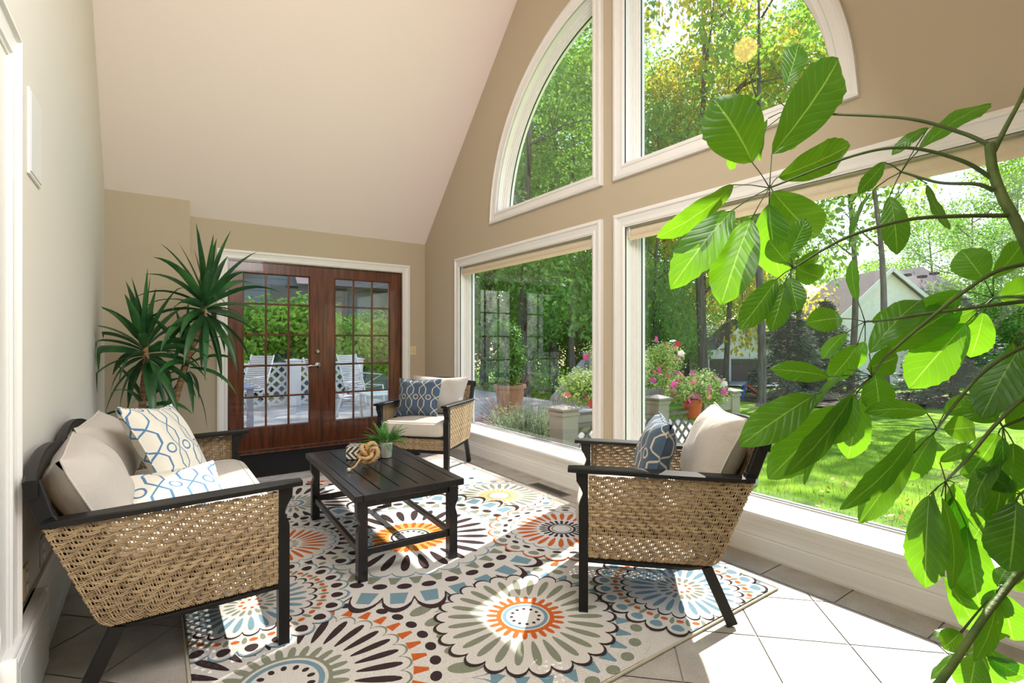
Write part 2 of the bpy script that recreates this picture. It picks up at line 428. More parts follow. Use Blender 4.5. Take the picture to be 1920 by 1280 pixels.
# light switch on the back wall
t = thing('light_switch', 'ivory double light switch right of the French doors', 'light switch', (2.69, YB, 1.083))
b = MB(); b.box(-.052, .052, -.006, 0, -.058, .058, 0, ch=.002); b.build('switch_plate', M_ivory, t)
for s in (-1, 1): b = MB(); b.box(s*.022-.006, s*.022+.006, -.014, -.006, -.014, .014, 0); b.build('switch_toggle', M_ivory, t)
# floor register
t = thing('floor_register', 'bronze slotted floor register between rug and window ledge', 'vent', (2.61, 3.17, 0))
b = MB(); b.box(-.05, .05, -.21, .21, 0, .004, 0, ch=.001)
b.build('register_frame', mat('register_metal', lin(120, 112, 100), .4, .6), t)
b = MB()
for k in range(22): b.box(-.035, .035, -.19+k*.0175, -.19+k*.0175+.009, .004, .0052, 0)
b.build('louver', M_black, t)

# ---------------------------------------------------------------- French doors
M_wood = mat('mahogany', lin(72, 36, 18), .28, col2=lin(116, 62, 32), scale=2.2, stretch=(14, 14, 1.2), bump=.03, bscale=60, coat=.3)
M_brass = mat('satin_nickel', lin(215, 212, 205), .18, 1.0)
mb = MB()
fnB = lambda p, x: (p.x, YB+(x-2.87), p.y)
sweep(mb, [(.62, 0), (.62, 2.065), (2.555, 2.065), (2.555, 0)][::-1], [(d*.93, x) for d, x in CAS], closed=False, fn=fnB, smooth=False)
struct(mb.build('trim_2', M_trim, ang=0, recalc=True))
mb = MB(); mb.box(.6, .632, YB+.002, YB+.138, 0, 2.09); mb.box(2.543, 2.575, YB+.002, YB+.138, 0, 2.09); mb.box(.632, 2.543, YB+.002, YB+.138, 2.052, 2.09)
mb.box(.6, 2.575, YB-.02, YB+.15, -.005, .03)
struct(mb.build('door_frame', M_wood))
def french(n, xa, xb, gx0, gx1, knob):
    Y0, Y1 = YB+.02, YB+.062; z0, z1 = .035, 2.048; gz0, gz1 = .262, 1.945
    b = MB(); b.box(xa, gx0, Y0, Y1, z0, z1, 0); b.box(gx1, xb, Y0, Y1, z0, z1, 0); b.box(gx0, gx1, Y0, Y1, z0, gz0, 0); b.box(gx0, gx1, Y0, Y1, gz1, z1, 0)
    sweep(b, [(gx0, gz0), (gx1, gz0), (gx1, gz1), (gx0, gz1)], [(0.0, 2.884), (-.004, 2.884), (-.016, 2.9), (-.016, 2.932), (0, 2.932)], fn=lambda p, x: (p.x, YB+(x-2.87), p.y), smooth=False)
    d = struct(b.build('door_%d' % n, M_wood, ang=0))
    b = MB(); w = .02
    for i in (1, 2): x = gx0+(gx1-gx0)*i/3; b.box(x-w/2, x+w/2, Y0+.006, Y1-.006, gz0, gz1, 0, ch=.005)
    for j in range(1, 5): z = gz0+(gz1-gz0)*j/5; b.box(gx0, gx1, Y0+.007, Y1-.007, z-w/2, z+w/2, 0, ch=.005)
    b.build('muntin_bars', M_wood, d)
    for i in range(3):
        for j in range(5):
            b = MB(); x0 = gx0+(gx1-gx0)*i/3; x1 = gx0+(gx1-gx0)*(i+1)/3; za = gz0+(gz1-gz0)*j/5; zb = gz0+(gz1-gz0)*(j+1)/5
            b.box(x0+.009, x1-.009, Y0+.018, Y0+.023, za+.009, zb-.009); b.build('glass_pane', M_glass, d)
    for z in (.25, 1.05, 1.82):
        b = MB(); xh = xa-.002 if knob else xb+.002
        b.box(xh-.006, xh+.006, YB+.006, YB+.022, z-.05, z+.05, 0, ch=.002); b.build('hinge', mat('hinge_bronze', (.05, .03, .02), .4, .6) if z < .3 else bpy.data.materials['hinge_bronze'], d)
    if knob:
        R90 = Matrix.Rotation(pi/2, 4, 'X')
        b = MB(); b.lathe([(0, .028), (.014, .028), (.02, .02), (.029, .012), (.031, .004), (.031, 0)][::-1], 24, M=Matrix.Translation((1.53, Y0, 1.085))@R90)
        b.box(1.518, 1.542, Y0-.04, Y0-.028, 1.08, 1.09, 0, ch=.002)
        b.build('deadbolt', M_brass, d, recalc=True)
        b = MB(); b.lathe([(0, .02), (.012, .02), (.02, .014), (.03, .01), (.032, .003), (.032, 0)][::-1], 24, M=Matrix.Translation((1.53, Y0, .93))@R90)
        b.tube([(1.53, Y0-.015, .93), (1.53, Y0-.045, .93), (1.51, Y0-.055, .93), (1.47, Y0-.055, .922), (1.44, Y0-.055, .928), (1.415, Y0-.052, .918)], [.010, .010, .010, .009, .008, .007], 10)
        b.build('door_lever', M_brass, d, recalc=True)
    return d
french(2, .636, 1.5875, .761, 1.453, True); french(3, 1.5905, 2.54, 1.721, 2.407, False)

pl = thing('pendant_lamp', 'small warm globe lamp hanging from the ridge, mirrored in the right arched window', 'lamp', (1.2, 2.76, 4.1))
b = MB(); b.lathe([(.001, -.11), (.06, -.095), (.1, -.05), (.112, 0), (.1, .05), (.05, .1), (.03, .11)], 24); b.build('globe', None or (lambda m: m)(mat('lamp_globe', (1, .75, .45), .5)), pl)
_m = bpy.data.materials['lamp_globe'].node_tree.nodes['Principled BSDF']; _m.inputs['Emission Color'].default_value = (1, .56, .2, 1); _m.inputs['Emission Strength'].default_value = 6
b = MB(); b.tube([(0, 0, .1), (0, 0, 1.5)], .008, 8); b.build('rod', M_black, pl)
b = MB(); b.lathe([(0, 1.48), (.06, 1.48), (.06, 1.52), (0, 1.55)], 20); b.build('canopy', M_black, pl)
# ---------------------------------------------------------------- rug with inlaid medallions
RX0, RX1, RY0, RY1 = .10, 2.46, 1.255, 4.63
rc = dict(off=lin(214, 208, 200), blk=lin(62, 50, 50), blu=lin(118, 148, 160), grn=lin(134, 138, 118), org=lin(198, 98, 46), yel=lin(222, 166, 84))
RM = {k: mat('rug_'+k, v, .95, spec=.1, var=.16, scale=260, detail=2, bump=.5, bscale=420) for k, v in rc.items()}
RM['edge'] = mat('rug_binding', lin(190, 182, 160), .9, spec=.1, bump=.3, bscale=300)
RK = list(RM); RI = {k: i for i, k in enumerate(RK)}
rug = MB(); ZL = [0.0082]
rug.box(RX0, RX1, RY0, RY1, .0006, .008, RI['off']);
for a, b in (((RX0, RY0), (RX1, RY0)), ((RX0, RY1), (RX1, RY1)), ((RX0, RY0), (RX0, RY1)), ((RX1, RY0), (RX1, RY1))):
    rug.tube([(a[0], a[1], .006), (b[0], b[1], .006)], .0058, 8, RI['edge'])
def poly(pts, c, dz=0):
    p = clip_poly(pts, RX0+.006, RX1-.006, RY0+.006, RY1-.006)
    if len(p) < 3: return
    ar = sum(p[i-1][0]*p[i][1]-p[i][0]*p[i-1][1] for i in range(len(p)))
    if ar < 0: p = p[::-1]
    rug.add([(x, y, ZL[0]+dz) for x, y in p], [tuple(range(len(p)))], RI[c], False)
def disc(cx, cy, r, c, n=48, dz=0): poly([(cx+r*cos(2*pi*k/n), cy+r*sin(2*pi*k/n)) for k in range(n)], c, dz)
def ell(cx, cy, a, ra, rb, c, n=14, dz=0, sh=0):
    pts = []
    for k in range(n):
        t = 2*pi*k/n; x = ra*cos(t); y = rb*sin(t)*(1+sh*cos(t)); pts.append((cx+x*cos(a)-y*sin(a), cy+x*sin(a)+y*cos(a)))
    poly(pts, c, dz)
def ring_pet(cx, cy, r0, r1, n, wd, c, ph=0, sh=.25, dz=.0001):
    for k in range(n):
        a = 2*pi*(k+ph)/n; rm = (r0+r1)/2
        ell(cx+rm*cos(a), cy+rm*sin(a), a, (r1-r0)/2, wd*pi*rm/n, c, dz=dz, sh=sh)
def scallop(cx, cy, r0, r1, n, c, ph=0, dz=0):
    m = 10; pts = []
    for k in range(n*m):
        t = k/m; f = abs(sin(pi*(t+ph))); pts.append((cx+(r0+(r1-r0)*f**.6)*cos(2*pi*t/n), cy+(r0+(r1-r0)*f**.6)*sin(2*pi*t/n)))
    # star shaped: fan of triangles so that clipping works on convex bits
    for k in range(n*m): poly([(cx, cy), pts[k-1], pts[k]], c, dz)
def trap(cx, cy, r0, r1, n, w0, w1, c, ph=0, dz=.0001):
    for k in range(n):
        a = 2*pi*(k+ph)/n
        def P(r, w): return (cx+r*cos(a)-w*sin(a), cy+r*sin(a)+w*cos(a))
        s0 = w0*pi*r0/n; s1 = w1*pi*r1/n
        poly([P(r0, -s0), P(r1, -s1), P(r1, s1), P(r0, s0)], c, dz)
def medal(cx, cy, L):
    """L from the outside in"""
    for e in L:
        k = e[0]
        if k == 'sc': scallop(cx, cy, e[1], e[2], e[3], e[4], e[5] if len(e) > 5 else 0); ZL[0] += .00008
        elif k == 'd': disc(cx, cy, e[1], e[2]); ZL[0] += .00008
        elif k == 'p': ring_pet(cx, cy, e[1], e[2], e[3], e[4], e[5], e[6] if len(e) > 6 else 0, e[7] if len(e) > 7 else .25, 0)
        elif k == 't': trap(cx, cy, e[1], e[2], e[3], e[4], e[5], e[6], e[7] if len(e) > 7 else 0, 0)
        if k in 'pt': ZL[0] += .00004
# scattered background motifs
for k in range(150):
    x = random.uniform(RX0, RX1); y = random.uniform(RY0, RY1)
    ell(x, y, random.uniform(0, 6), .034, .018, random.choice(['blu', 'grn', 'blk', 'blu', 'org']), 10)
ZL[0] += .0001
# far sunflower under the table, behind
medal(1.578, 3.70, [('sc', .50, .54, 22, 'blu'), ('sc', .485, .525, 22, 'off'), ('p', .44, .475, 30, .5, 'blk'), ('sc', .385, .42, 24, 'blu'), ('sc', .375, .41, 24, 'off'), ('p', .21, .36, 24, .5, 'blk'), ('p', .09, .18, 24, .75, 'yel'), ('d', .11, 'yel'), ('d', .095, 'off'), ('p', .05, .07, 12, .5, 'blk')])
medal(.823, 3.969, [('t', .55, .61, 34, .35, .7, 'org'), ('p', .485, .53, 34, .55, 'blk'), ('sc', .44, .475, 28, 'blu'), ('sc', .43, .465, 28, 'off'), ('p', .225, .415, 26, .52, 'blk'), ('p', .09, .205, 24, .62, 'grn'), ('d', .10, 'off'), ('d', .085, 'blu'), ('d', .06, 'off'), ('p', .02, .04, 6, .6, 'org')])
medal(2.174, 3.248, [('sc', .40, .46, 20, 'yel'), ('sc', .39, .45, 20, 'off'), ('p', .37, .42, 20, .5, 'blu', .5), ('sc', .31, .355, 26, 'blk'), ('sc', .30, .345, 26, 'off'), ('p', .17, .31, 26, .55, 'grn'), ('p', .08, .165, 24, .7, 'yel'), ('d', .10, 'yel'), ('d', .085, 'blu'), ('d', .075, 'off'), ('p', .035, .052, 12, .5, 'blu')])
# big ones
medal(1.305, 1.746, [('d', .52, 'off'), ('p', .44, .49, 28, .55, 'grn', .5, 0), ('t', .385, .445, 28, .7, .12, 'blu')])
medal(.362, 1.887, [('sc', .66, .76, 34, 'blu'), ('sc', .648, .742, 34, 'off'), ('p', .565, .70, 34, .55, 'grn', .5, -.1), ('d', .555, 'off'), ('p', .505, .548, 36, .62, 'blk', 0, 0), ('t', .445, .50, 36, .62, .2, 'org', .5), ('sc', .405, .445, 30, 'grn'), ('sc', .397, .435, 30, 'off'), ('p', .24, .41, 30, .50, 'blk', .5, .3), ('p', .12, .225, 26, .66, 'grn'), ('d', .165, 'grn'), ('d', .15, 'off'), ('d', .138, 'blu'), ('d', .118, 'off'), ('p', .08, .108, 14, .5, 'blk', 0, 0)])
medal(1.275, 2.877, [('sc', .76, .875, 32, 'blk'), ('sc', .735, .838, 32, 'off'), ('t', .70, .80, 32, .62, .40, 'blu', .5), ('d', .69, 'off'), ('p', .61, .665, 34, .62, 'blk', 0, 0), ('t', .545, .615, 34, .7, .2, 'grn', .5), ('sc', .50, .545, 26, 'blu'), ('sc', .49, .532, 26, 'off'), ('p', .27, .475, 26, .52, 'blk', .5, .3), ('p', .12, .235, 24, .72, 'org'), ('p', .12, .232, 24, .5, 'yel', .5), ('d', .15, 'yel'), ('d', .13, 'off'), ('d', .118, 'blk'), ('d', .106, 'off'), ('p', .07, .092, 14, .5, 'blk', 0, 0)])
medal(.609, 3.177, [('sc', .46, .52, 26, 'blu'), ('sc', .45, .508, 26, 'off'), ('p', .425, .49, 26, .5, 'blk', .5), ('d', .425, 'off'), ('p', .385, .415, 30, .5, 'grn', 0, 0), ('t', .315, .375, 30, .7, .15, 'blk', .5), ('sc', .265, .30, 22, 'blu'), ('sc', .257, .29, 22, 'off'), ('p', .10, .25, 26, .55, 'org', .5, .3), ('d', .10, 'off'), ('p', .05, .09, 16, .6, 'grn')])
medal(2.106, 2.434, [('sc', .42, .47, 20, 'org'), ('sc', .41, .458, 20, 'off'), ('p', .385, .435, 20, .5, 'grn', .5), ('d', .385, 'off'), ('p', .345, .375, 24, .55, 'blk', 0, 0), ('sc', .30, .33, 22, 'grn'), ('sc', .292, .32, 22, 'off'), ('p', .155, .29, 26, .58, 'org', .5, .3), ('p', .085, .145, 22, .6, 'blk'), ('d', .09, 'blk'), ('d', .075, 'off'), ('d', .065, 'grn'), ('d', .055, 'off')])
medal(.355, 2.551, [('sc', .38, .43, 24, 'blu'), ('sc', .37, .418, 24, 'off'), ('p', .345, .40, 24, .5, 'blk', .5, -.2), ('d', .345, 'off'), ('p', .30, .325, 30, .5, 'org', 0, 0), ('p', .285, .335, 30, .3, 'grn', .5), ('sc', .25, .285, 24, 'blk'), ('sc', .238, .272, 24, 'off'), ('p', .12, .24, 24, .52, 'blu', .5, .3), ('p', .06, .11, 18, .6, 'grn'), ('p', .03, .05, 8, .5, 'org')])
medal(2.064, 1.516, [('sc', .375, .42, 26, 'blk'), ('sc', .362, .407, 26, 'off'), ('p', .335, .385, 26, .6, 'blu', .5), ('d', .335, 'off'), ('p', .295, .32, 30, .5, 'org', 0, 0), ('p', .28, .335, 30, .3, 'grn', .5), ('sc', .25, .285, 26, 'blk'), ('sc', .24, .272, 26, 'off'), ('p', .12, .24, 24, .52, 'blu', .5, .3), ('p', .06, .11, 18, .6, 'grn'), ('p', .03, .05, 8, .5, 'org')])
medal(1.305, 1.746, [('sc', .352, .395, 26, 'blk'), ('sc', .34, .382, 26, 'off'), ('p', .18, .335, 26, .52, 'grn', .5, .3), ('p', .10, .17, 24, .62, 'org', .5), ('d', .125, 'org'), ('d', .105, 'off'), ('d', .098, 'blu'), ('d', .082, 'off'), ('p', .052, .068, 12, .5, 'blk', 0, 0)])
o = rug.build('area_rug', [RM[k] for k in RK]); tag(o, 'cream area rug with brown, orange, blue and green flower medallions', 'rug')
o = MB().box(.62, 2.3, 4.93, 5.93, .0006, .012, 0, ch=.003).build('door_mat', mat('mat_black', lin(38, 35, 33), .95, spec=.1, bump=.5, bscale=300, var=.3, scale=200))
tag(o, 'plain black door mat in front of the French doors', 'door mat')

# ---------------------------------------------------------------- weave
M_wick = bpy.data.materials.new('wicker'); M_wick.use_nodes = True
def _wk(m):
    nt = m.node_tree; N = nt.nodes; L = nt.links; b = N['Principled BSDF']; b.inputs['Roughness'].default_value = .45
    tc = N.new('ShaderNodeTexCoord'); ge = N.new('ShaderNodeNewGeometry'); nz = N.new('ShaderNodeTexNoise'); nz.inputs['Scale'].default_value = 35; nz.inputs['Detail'].default_value = 2
    mp = N.new('ShaderNodeMapping'); mp.inputs['Scale'].default_value = (1, 1, 5); L.new(tc.outputs['Object'], mp.inputs[0]); L.new(mp.outputs[0], nz.inputs[0])
    ad = N.new('ShaderNodeMath'); ad.operation = 'MULTIPLY_ADD'; ad.inputs[1].default_value = .45; L.new(ge.outputs['Random Per Island'], ad.inputs[0])
    ml = N.new('ShaderNodeMath'); ml.operation = 'MULTIPLY'; ml.inputs[1].default_value = .6; L.new(nz.outputs[0], ml.inputs[0]); L.new(ml.outputs[0], ad.inputs[2])
    cr = N.new('ShaderNodeValToRGB'); e = cr.color_ramp.elements; e[0].position = .15; e[0].color = (*lin(104, 82, 58), 1); e[1].position = .85; e[1].color = (*lin(194, 168, 128), 1)
    L.new(ad.outputs[0], cr.inputs[0]); L.new(cr.outputs[0], b.inputs['Base Color'])
_wk(M_wick)
def weave(mb, P, nrm, rows, cols, amp=.0042, mi=0, st=2, float_=3):
    """P(u,v)->point on the panel; u along the rows"""
    for r in range(rows):
        for s in range(st):
            v = (r+.5+(s-(st-1)/2)*.36)/rows
            pts = []; nse = cols*2
            for i in range(nse+1):
                c = i/2.0; ph = (c+r) % float_
                over = math.cos(2*pi*(ph)/float_)        # dips behind once per float
                d = amp*(.55-1.15*max(0, over)**1.5)
                vv = v+.18/rows*sin(2*pi*(ph/float_)+.8)
                pts.append(P(i/nse, vv)+nrm*d)
            H = (P(.5, 1)-P(.5, 0)).length/rows
            mb.tube(pts, H*.105, 4, mi, cap=False, flat=2.5)
    for c in range(cols):
        for s in (0, 1):
            pts = [P((c+.5+(s-.5)*.42)/cols, k/(rows*1.0)) for k in range(0, rows+1, 1)]
            W = (P(1, .5)-P(0, .5)).length/cols
            mb.tube([p-nrm*.0004 for p in pts], W*.23, 4, mi, cap=False, flat=.6)
def bil(a, b, c, d):
    a, b, c, d = map(Vector, (a, b, c, d))
    return lambda u, v: (a*(1-u)+b*u)*(1-v)+(d*(1-u)+c*u)*v

# ---------------------------------------------------------------- fabrics
def fabric(name, col, col2=None, wr=.25, v=.04):
    m = mat(name, col, .9, spec=.15, var=v, scale=300, detail=2, sheen=.15)
    nt = m.node_tree; N = nt.nodes; L = nt.links; b = N['Principled BSDF']; tc = N.new('ShaderNodeTexCoord')
    n1 = N.new('ShaderNodeTexNoise'); n1.inputs['Scale'].default_value = 9; n1.inputs['Detail'].default_value = 3; n1.inputs['Distortion'].default_value = .8
    n2 = N.new('ShaderNodeTexNoise'); n2.inputs['Scale'].default_value = 500
    L.new(tc.outputs['Object'], n1.inputs[0]); L.new(tc.outputs['Object'], n2.inputs[0])
    b1 = N.new('ShaderNodeBump'); b1.inputs['Strength'].default_value = wr; b1.inputs['Distance'].default_value = .03
    b2 = N.new('ShaderNodeBump'); b2.inputs['Strength'].default_value = .25; b2.inputs['Distance'].default_value = .002
    L.new(n1.outputs[0], b1.inputs['Height']); L.new(n2.outputs[0], b2.inputs['Height']); L.new(b1.outputs[0], b2.inputs['Normal']); L.new(b2.outputs[0], b.inputs['Normal'])
    return m
M_cush = fabric('taupe_linen', lin(196, 188, 178)); M_pipe = fabric('piping_linen', lin(205, 198, 188), wr=.05)
def trellis(name, base, line):
    m = fabric(name, base, wr=.15); nt = m.node_tree; N = nt.nodes; L = nt.links; b = N['Principled BSDF']
    tc = N.new('ShaderNodeTexCoord'); sp = N.new('ShaderNodeSeparateXYZ'); L.new(tc.outputs['Object'], sp.inputs[0])
    def M(op, a, bb=None, c=None):
        n = N.new('ShaderNodeMath'); n.operation = op
        for i, x in enumerate((a, bb, c)):
            if x is None: continue
            if isinstance(x, (int, float)): n.inputs[i].default_value = x
            else: L.new(x, n.inputs[i])
        return n.outputs[0]
    px, py = .125, .24                     # repeat
    u = M('MULTIPLY', sp.outputs[0], 1/px); v = M('MULTIPLY', sp.outputs[2], 1/py)
    # triangle wave with flats -> hexagon lattice
    t = M('PINGPONG', v, .5); t = M('MULTIPLY', t, 2.0); t = M('SUBTRACT', M('MULTIPLY', t, 1.7), .35); t = M('MINIMUM', M('MAXIMUM', t, 0.0), 1.0)
    t = M('MULTIPLY', t, .5)
    def line_at(off, sign):
        s = M('ADD', M('MULTIPLY', t, sign), u); s = M('ADD', s, off); s = M('PINGPONG', s, .5)
        return M('LESS_THAN', s, .038)
    l1 = line_at(.25, 1.0); l2 = line_at(-.25, -1.0)
    l = M('MAXIMUM', l1, l2)
    # circles where the bands meet
    def circ(ou, ov):
        fu = M('SUBTRACT', M('FRACT', M('ADD', u, 40.5+ou)), .5); fv = M('SUBTRACT', M('FRACT', M('ADD', v, 40.5+ov)), .5)
        fu = M('MULTIPLY', fu, px/.026); fv = M('MULTIPLY', fv, py/.026)
        r = M('SQRT', M('ADD', M('MULTIPLY', fu, fu), M('MULTIPLY', fv, fv)))
        return r
    r1 = circ(.0, .25)
    inside = M('LESS_THAN', r1, 1.0); ring = M('MULTIPLY', inside, M('GREATER_THAN', r1, .68))
    l = M('MULTIPLY', l, M('SUBTRACT', 1.0, inside)); l = M('MAXIMUM', l, ring)
    mx = N.new('ShaderNodeMix'); mx.data_type = 'RGBA'; L.new(l, mx.inputs[0]); mx.inputs[6].default_value = (*base, 1); mx.inputs[7].default_value = (*line, 1)
    L.new(mx.outputs[2], b.inputs['Base Color']); return m
M_tr_w = trellis('white_blue_trellis', lin(226, 220, 206), lin(86, 128, 162))
M_tr_b = trellis('blue_white_trellis', lin(78, 96, 116), lin(198, 190, 172))

def pillow(name, w, h, t, material, pipe, parent=None, seed=0, pinch=.05, dent=0.0, pip_r=.004, flop=0.0):
    """pillow standing in local XZ plane, thickness along Y, bottom at z=0"""
    rnd = random.Random(seed); n = 22
    ph = [rnd.uniform(0, 6) for _ in range(8)]
    def edge(u, v):
        x = (u-.5)*2; z = (v-.5)*2
        kx = 1-pinch*(1-z*z)*(.9+.3*sin(ph[0]+3*z)); kz = 1-pinch*(1-x*x)*(.9+.3*sin(ph[1]+3*x))
        return x*kx, z*kz
    def f(sg):
        def g(u, v):
            x, z = edge(u, v)
            a = max(0, 1-abs((u-.5)*2)**2.6); b_ = max(0, 1-abs((v-.5)*2)**2.6)
            th = t/2*(a*b_)**.5
            th *= 1+.07*sin(5*x+ph[2])*sin(4*z+ph[3])
            th += .006*(a*b_)*sin(9*x+3*z+ph[4])
            # creases running in from the corners
            cr = sum(math.exp(-((abs(x)-abs(z))*6)**2) for _ in (0,))*(.008)*(abs(x)*abs(z))*sg
            if dent: th -= dent*t*math.exp(-((x-.1)**2*5+(z-1)**2*3))*.5
            yy = sg*th+cr
            zz = z*h/2+h/2; xx = x*w/2
            if flop: yy += flop*(zz/h)**2*(x+1)*.5
            return Vector((xx, yy, zz))
        return g
    mb = MB(); mb.grid(f(-1), n, n); g2 = f(1); mb.grid(lambda u, v: g2(1-u, v), n, n)
    o = mb.build(name, material, parent, ang=0)
    g1 = f(-1); lp = []
    for k in range(n): lp.append(g1(k/n, 0))
    for k in range(n): lp.append(g1(1, k/n))
    for k in range(n): lp.append(g1(1-k/n, 1))
    for k in range(n): lp.append(g1(0, 1-k/n))
    pb = MB(); pb.tube(lp, pip_r, 6, closed=True); pb.build('piping', pipe, o, ang=0)
    return o
def slab_cushion(w, d, h, material, pipe, parent, seed=0, name='seat_cushion'):
    """box cushion centred in x, y from 0 to d, z from 0 to h"""
    rnd = random.Random(seed); ph = [rnd.uniform(0, 6) for _ in range(4)]; mb = MB(); n = 16; r = .035
    def sq(u):    # parameter around the section (x,z) superellipse
        return u
    N1 = 40
    rings = []
    m = 12
    for j in range(m+1):
        v = j/m
        # inset profile: bottom to top with rounded edges
        if v < .5: z = h*(v*2)*.5
        else: z = h*(.5+(v-.5))
        k = abs(v*2-1)
        ins = r*(1-sqrt(max(0, 1-k**6)))*.8-.012*(1-k**2)
        ring = []
        for i in range(N1):
            a = 2*pi*i/N1; c, s_ = cos(a), sin(a); e = .18
            x = (w/2-ins)*math.copysign(abs(c)**e, c); y = d/2+(d/2-ins)*math.copysign(abs(s_)**e, s_)
            ring.append(Vector((x, y, z+.004*sin(7*x+ph[0])*sin(6*y+ph[1]))))
        rings.append(ring)
    vs = [p for R in rings for p in R]; fs = []
    for j in range(m):
        for i in range(N1): fs.append((j*N1+i, j*N1+(i+1) % N1, (j+1)*N1+(i+1) % N1, (j+1)*N1+i))
    base = len(vs)
    # domed top and bottom
    for (R, sg, zz) in ((rings[-1], 1, h), (rings[0], -1, 0)):
        prev = list(range(m*N1, (m+1)*N1)) if sg > 0 else list(range(N1))
        for q in range(1, 6):
            t = 1-q/6; cur = []
            for p in R:
                dome = .018*(1-t*t) if sg > 0 else 0
                x = p.x*t; y = d/2+(p.y-d/2)*t
                vs.append(Vector((x, y, zz+dome+.005*sin(8*x+ph[2])*sin(7*y+ph[3])*(1-t) if sg > 0 else zz))); cur.append(len(vs)-1)
            for i in range(N1):
                f = (prev[i], prev[(i+1) % N1], cur[(i+1) % N1], cur[i]); fs.append(f if sg > 0 else f[::-1])
            prev = cur
        fs.append(tuple(prev) if sg > 0 else tuple(prev[::-1]))
    mb.add(vs, fs, 0, True); o = mb.build(name, material, parent, ang=50)
    pb = MB(); pb.tube([p*1.0 for p in rings[-1]], .0045, 6, closed=True); pb.tube([p*1.0 for p in rings[0]], .0045, 6, closed=True)
    pb.build('piping', pipe, o, ang=0)
    return o

# ---------------------------------------------------------------- wicker seats (armchair and loveseat)
ARM = .635
def seat_unit(name, label, cat, W, D=.73, backh=.80, camel=.06, humps=1):
    """front faces local -Y; front legs at y=0; x centred"""
    t = thing(name, label, cat)
    hw = W/2; lw = .045
    zf = .235                                       # underside rail
    def leg_front(s):
        b = MB(); x = s*(hw-lw/2-.004)
        # shaped front post: scrolled inner-front profile
        pr = [(0, 0), (0, .56), (-.004, .575), (-.016, .592), (-.018, .605), (-.018, ARM-.02), (.034, ARM-.02), (.034, 0)]
        pr = [(.0, .0), (.0, .47), (.006, .49), (.016, .512), (.016, .53), (.004, .556), (-.010, .578), (-.012, ARM-.022), (.040, ARM-.022), (.040, 0)]
        M = Matrix(((0, 0, 1, x-lw/2), (1, 0, 0, .02), (0, 1, 0, 0), (0, 0, 0, 1)))
        b.prism(pr, 0, lw, 0, M); return b.build('front_leg', M_black, t, recalc=True)
    def pt(y, z, x): return Vector((x, y, z))
    # side outline: front vertical at y=.03, back post from (.60,.24) to (.74,ARM) continuing to the back top
    yb0, yb1 = .575, .735                            # back edge at rail and at arm height
    SLP = .26 if humps > 1 else .34; BOW = .01 if humps > 1 else .03
    ybt = yb1+(backh-ARM)*SLP
    for s in (-1, 1):
        leg_front(s)
        x = s*(hw-lw/2-.004)
        b = MB(); b.beam((x, yb0-.02, zf+.005), (x, yb0+.085, 0), lw, .034, ch=.004, up=(1, 0, 0)); b.build('rear_leg', M_black, t)
        b = MB(); b.tube([pt(.04, zf, x), pt(.3, zf-.004, x), pt(yb0-.09, zf-.004, x), pt(yb0-.035, zf+.006, x), pt(yb0+.0, zf+.035, x), pt(yb0+.02, zf+.09, x)], .017, 6, flat=1.0)
        b.build('side_rail', M_black, t)
        b = MB()                                     # arm cap, slightly curved
        n = 14; vs = []; fs = []
        for i in range(n+1):
            u = i/n; y = -.028+u*(D+.015+.028); z = ARM-.004+.006*cos(pi*u); wdt = .034+.006*sin(pi*u)
            if i in (0, n): wdt -= .006
            for (dx, dz) in ((-wdt, -.02), (wdt, -.02), (wdt+.001, -.004), (wdt-.006, .0), (-wdt+.006, .0), (-wdt-.001, -.004)):
                vs.append(Vector((x+dx, y, z+dz)))
        for i in range(n):
            for k in range(6): fs.append((i*6+k, i*6+(k+1) % 6, (i+1)*6+(k+1) % 6, (i+1)*6+k))
        fs.append(tuple(range(6))[::-1]); fs.append(tuple(n*6+k for k in range(6)))
        b.add(vs, fs, 0, True); b.build('arm_rest', M_black, t, ang=25, recalc=True)
        b = MB(); b.beam((x, yb0+.01, zf+.05), (x, yb1, ARM), lw, .034, ch=.004, up=(1, 0, 0)); b.beam((x, yb1, ARM-.01), (x, ybt, backh-.015), lw, .034, ch=.004, up=(1, 0, 0)); b.build('back_post', M_black, t)
        # woven side panel
        b = MB(); xs = s*(hw-.002)
        def side(u, v, xs=xs):
            z = zf+.014+v*(ARM-.03-zf-.014); k = (z-zf)/(ARM-zf)
            yb = yb0+.024+(yb1-yb0)*k-.004; 
            if k < .12: yb -= .05*(1-k/.12)**2
            return Vector((xs, .062+u*(yb-.062), z))
        cols = 34; rows = 24
        weave(b, side, Vector((s, 0, 0)), rows, cols)
        b.build('side_panel', M_wick, t, ang=0)
    # front rail and woven apron
    b = MB(); b.box(-hw+lw, hw-lw, .026, .05, .335, .36, 0, ch=.003); b.box(-hw+lw, hw-lw, .026, .05, zf-.03, zf-.006, 0, ch=.003)
    b.build('front_rail', M_black, t)
    b = MB(); weave(b, bil((-hw+lw+.004, .036, zf-.004), (hw-lw-.004, .036, zf-.004), (hw-lw-.004, .036, .333), (-hw+lw+.004, .036, .333)), Vector((0, -1, 0)), 5, int((W-.1)/.017)); b.build('front_panel', M_wick, t, ang=0)
    # back: woven panel and camel-curved top rail
    def topz(u): return backh-.01+camel*(abs(sin(pi*u*humps))**(1.5 if humps == 1 else .8))
    def back(u, v):
        x = -hw+lw*.8+u*(W-lw*1.6); zt = topz(u)-.03; z = .30+v*(zt-.30); k = (z-zf)/(ARM-zf)
        bow = BOW*sin(pi*u)
        return Vector((x, yb0+(yb1-yb0)*min(k, 1)+max(0, z-ARM)*SLP+.006+bow*min(1, v*1.2), z))
    b = MB(); weave(b, back, Vector((0, 1, -.3)).normalized(), 24, int(W/.018)); b.build('back_panel', M_wick, t, ang=0)
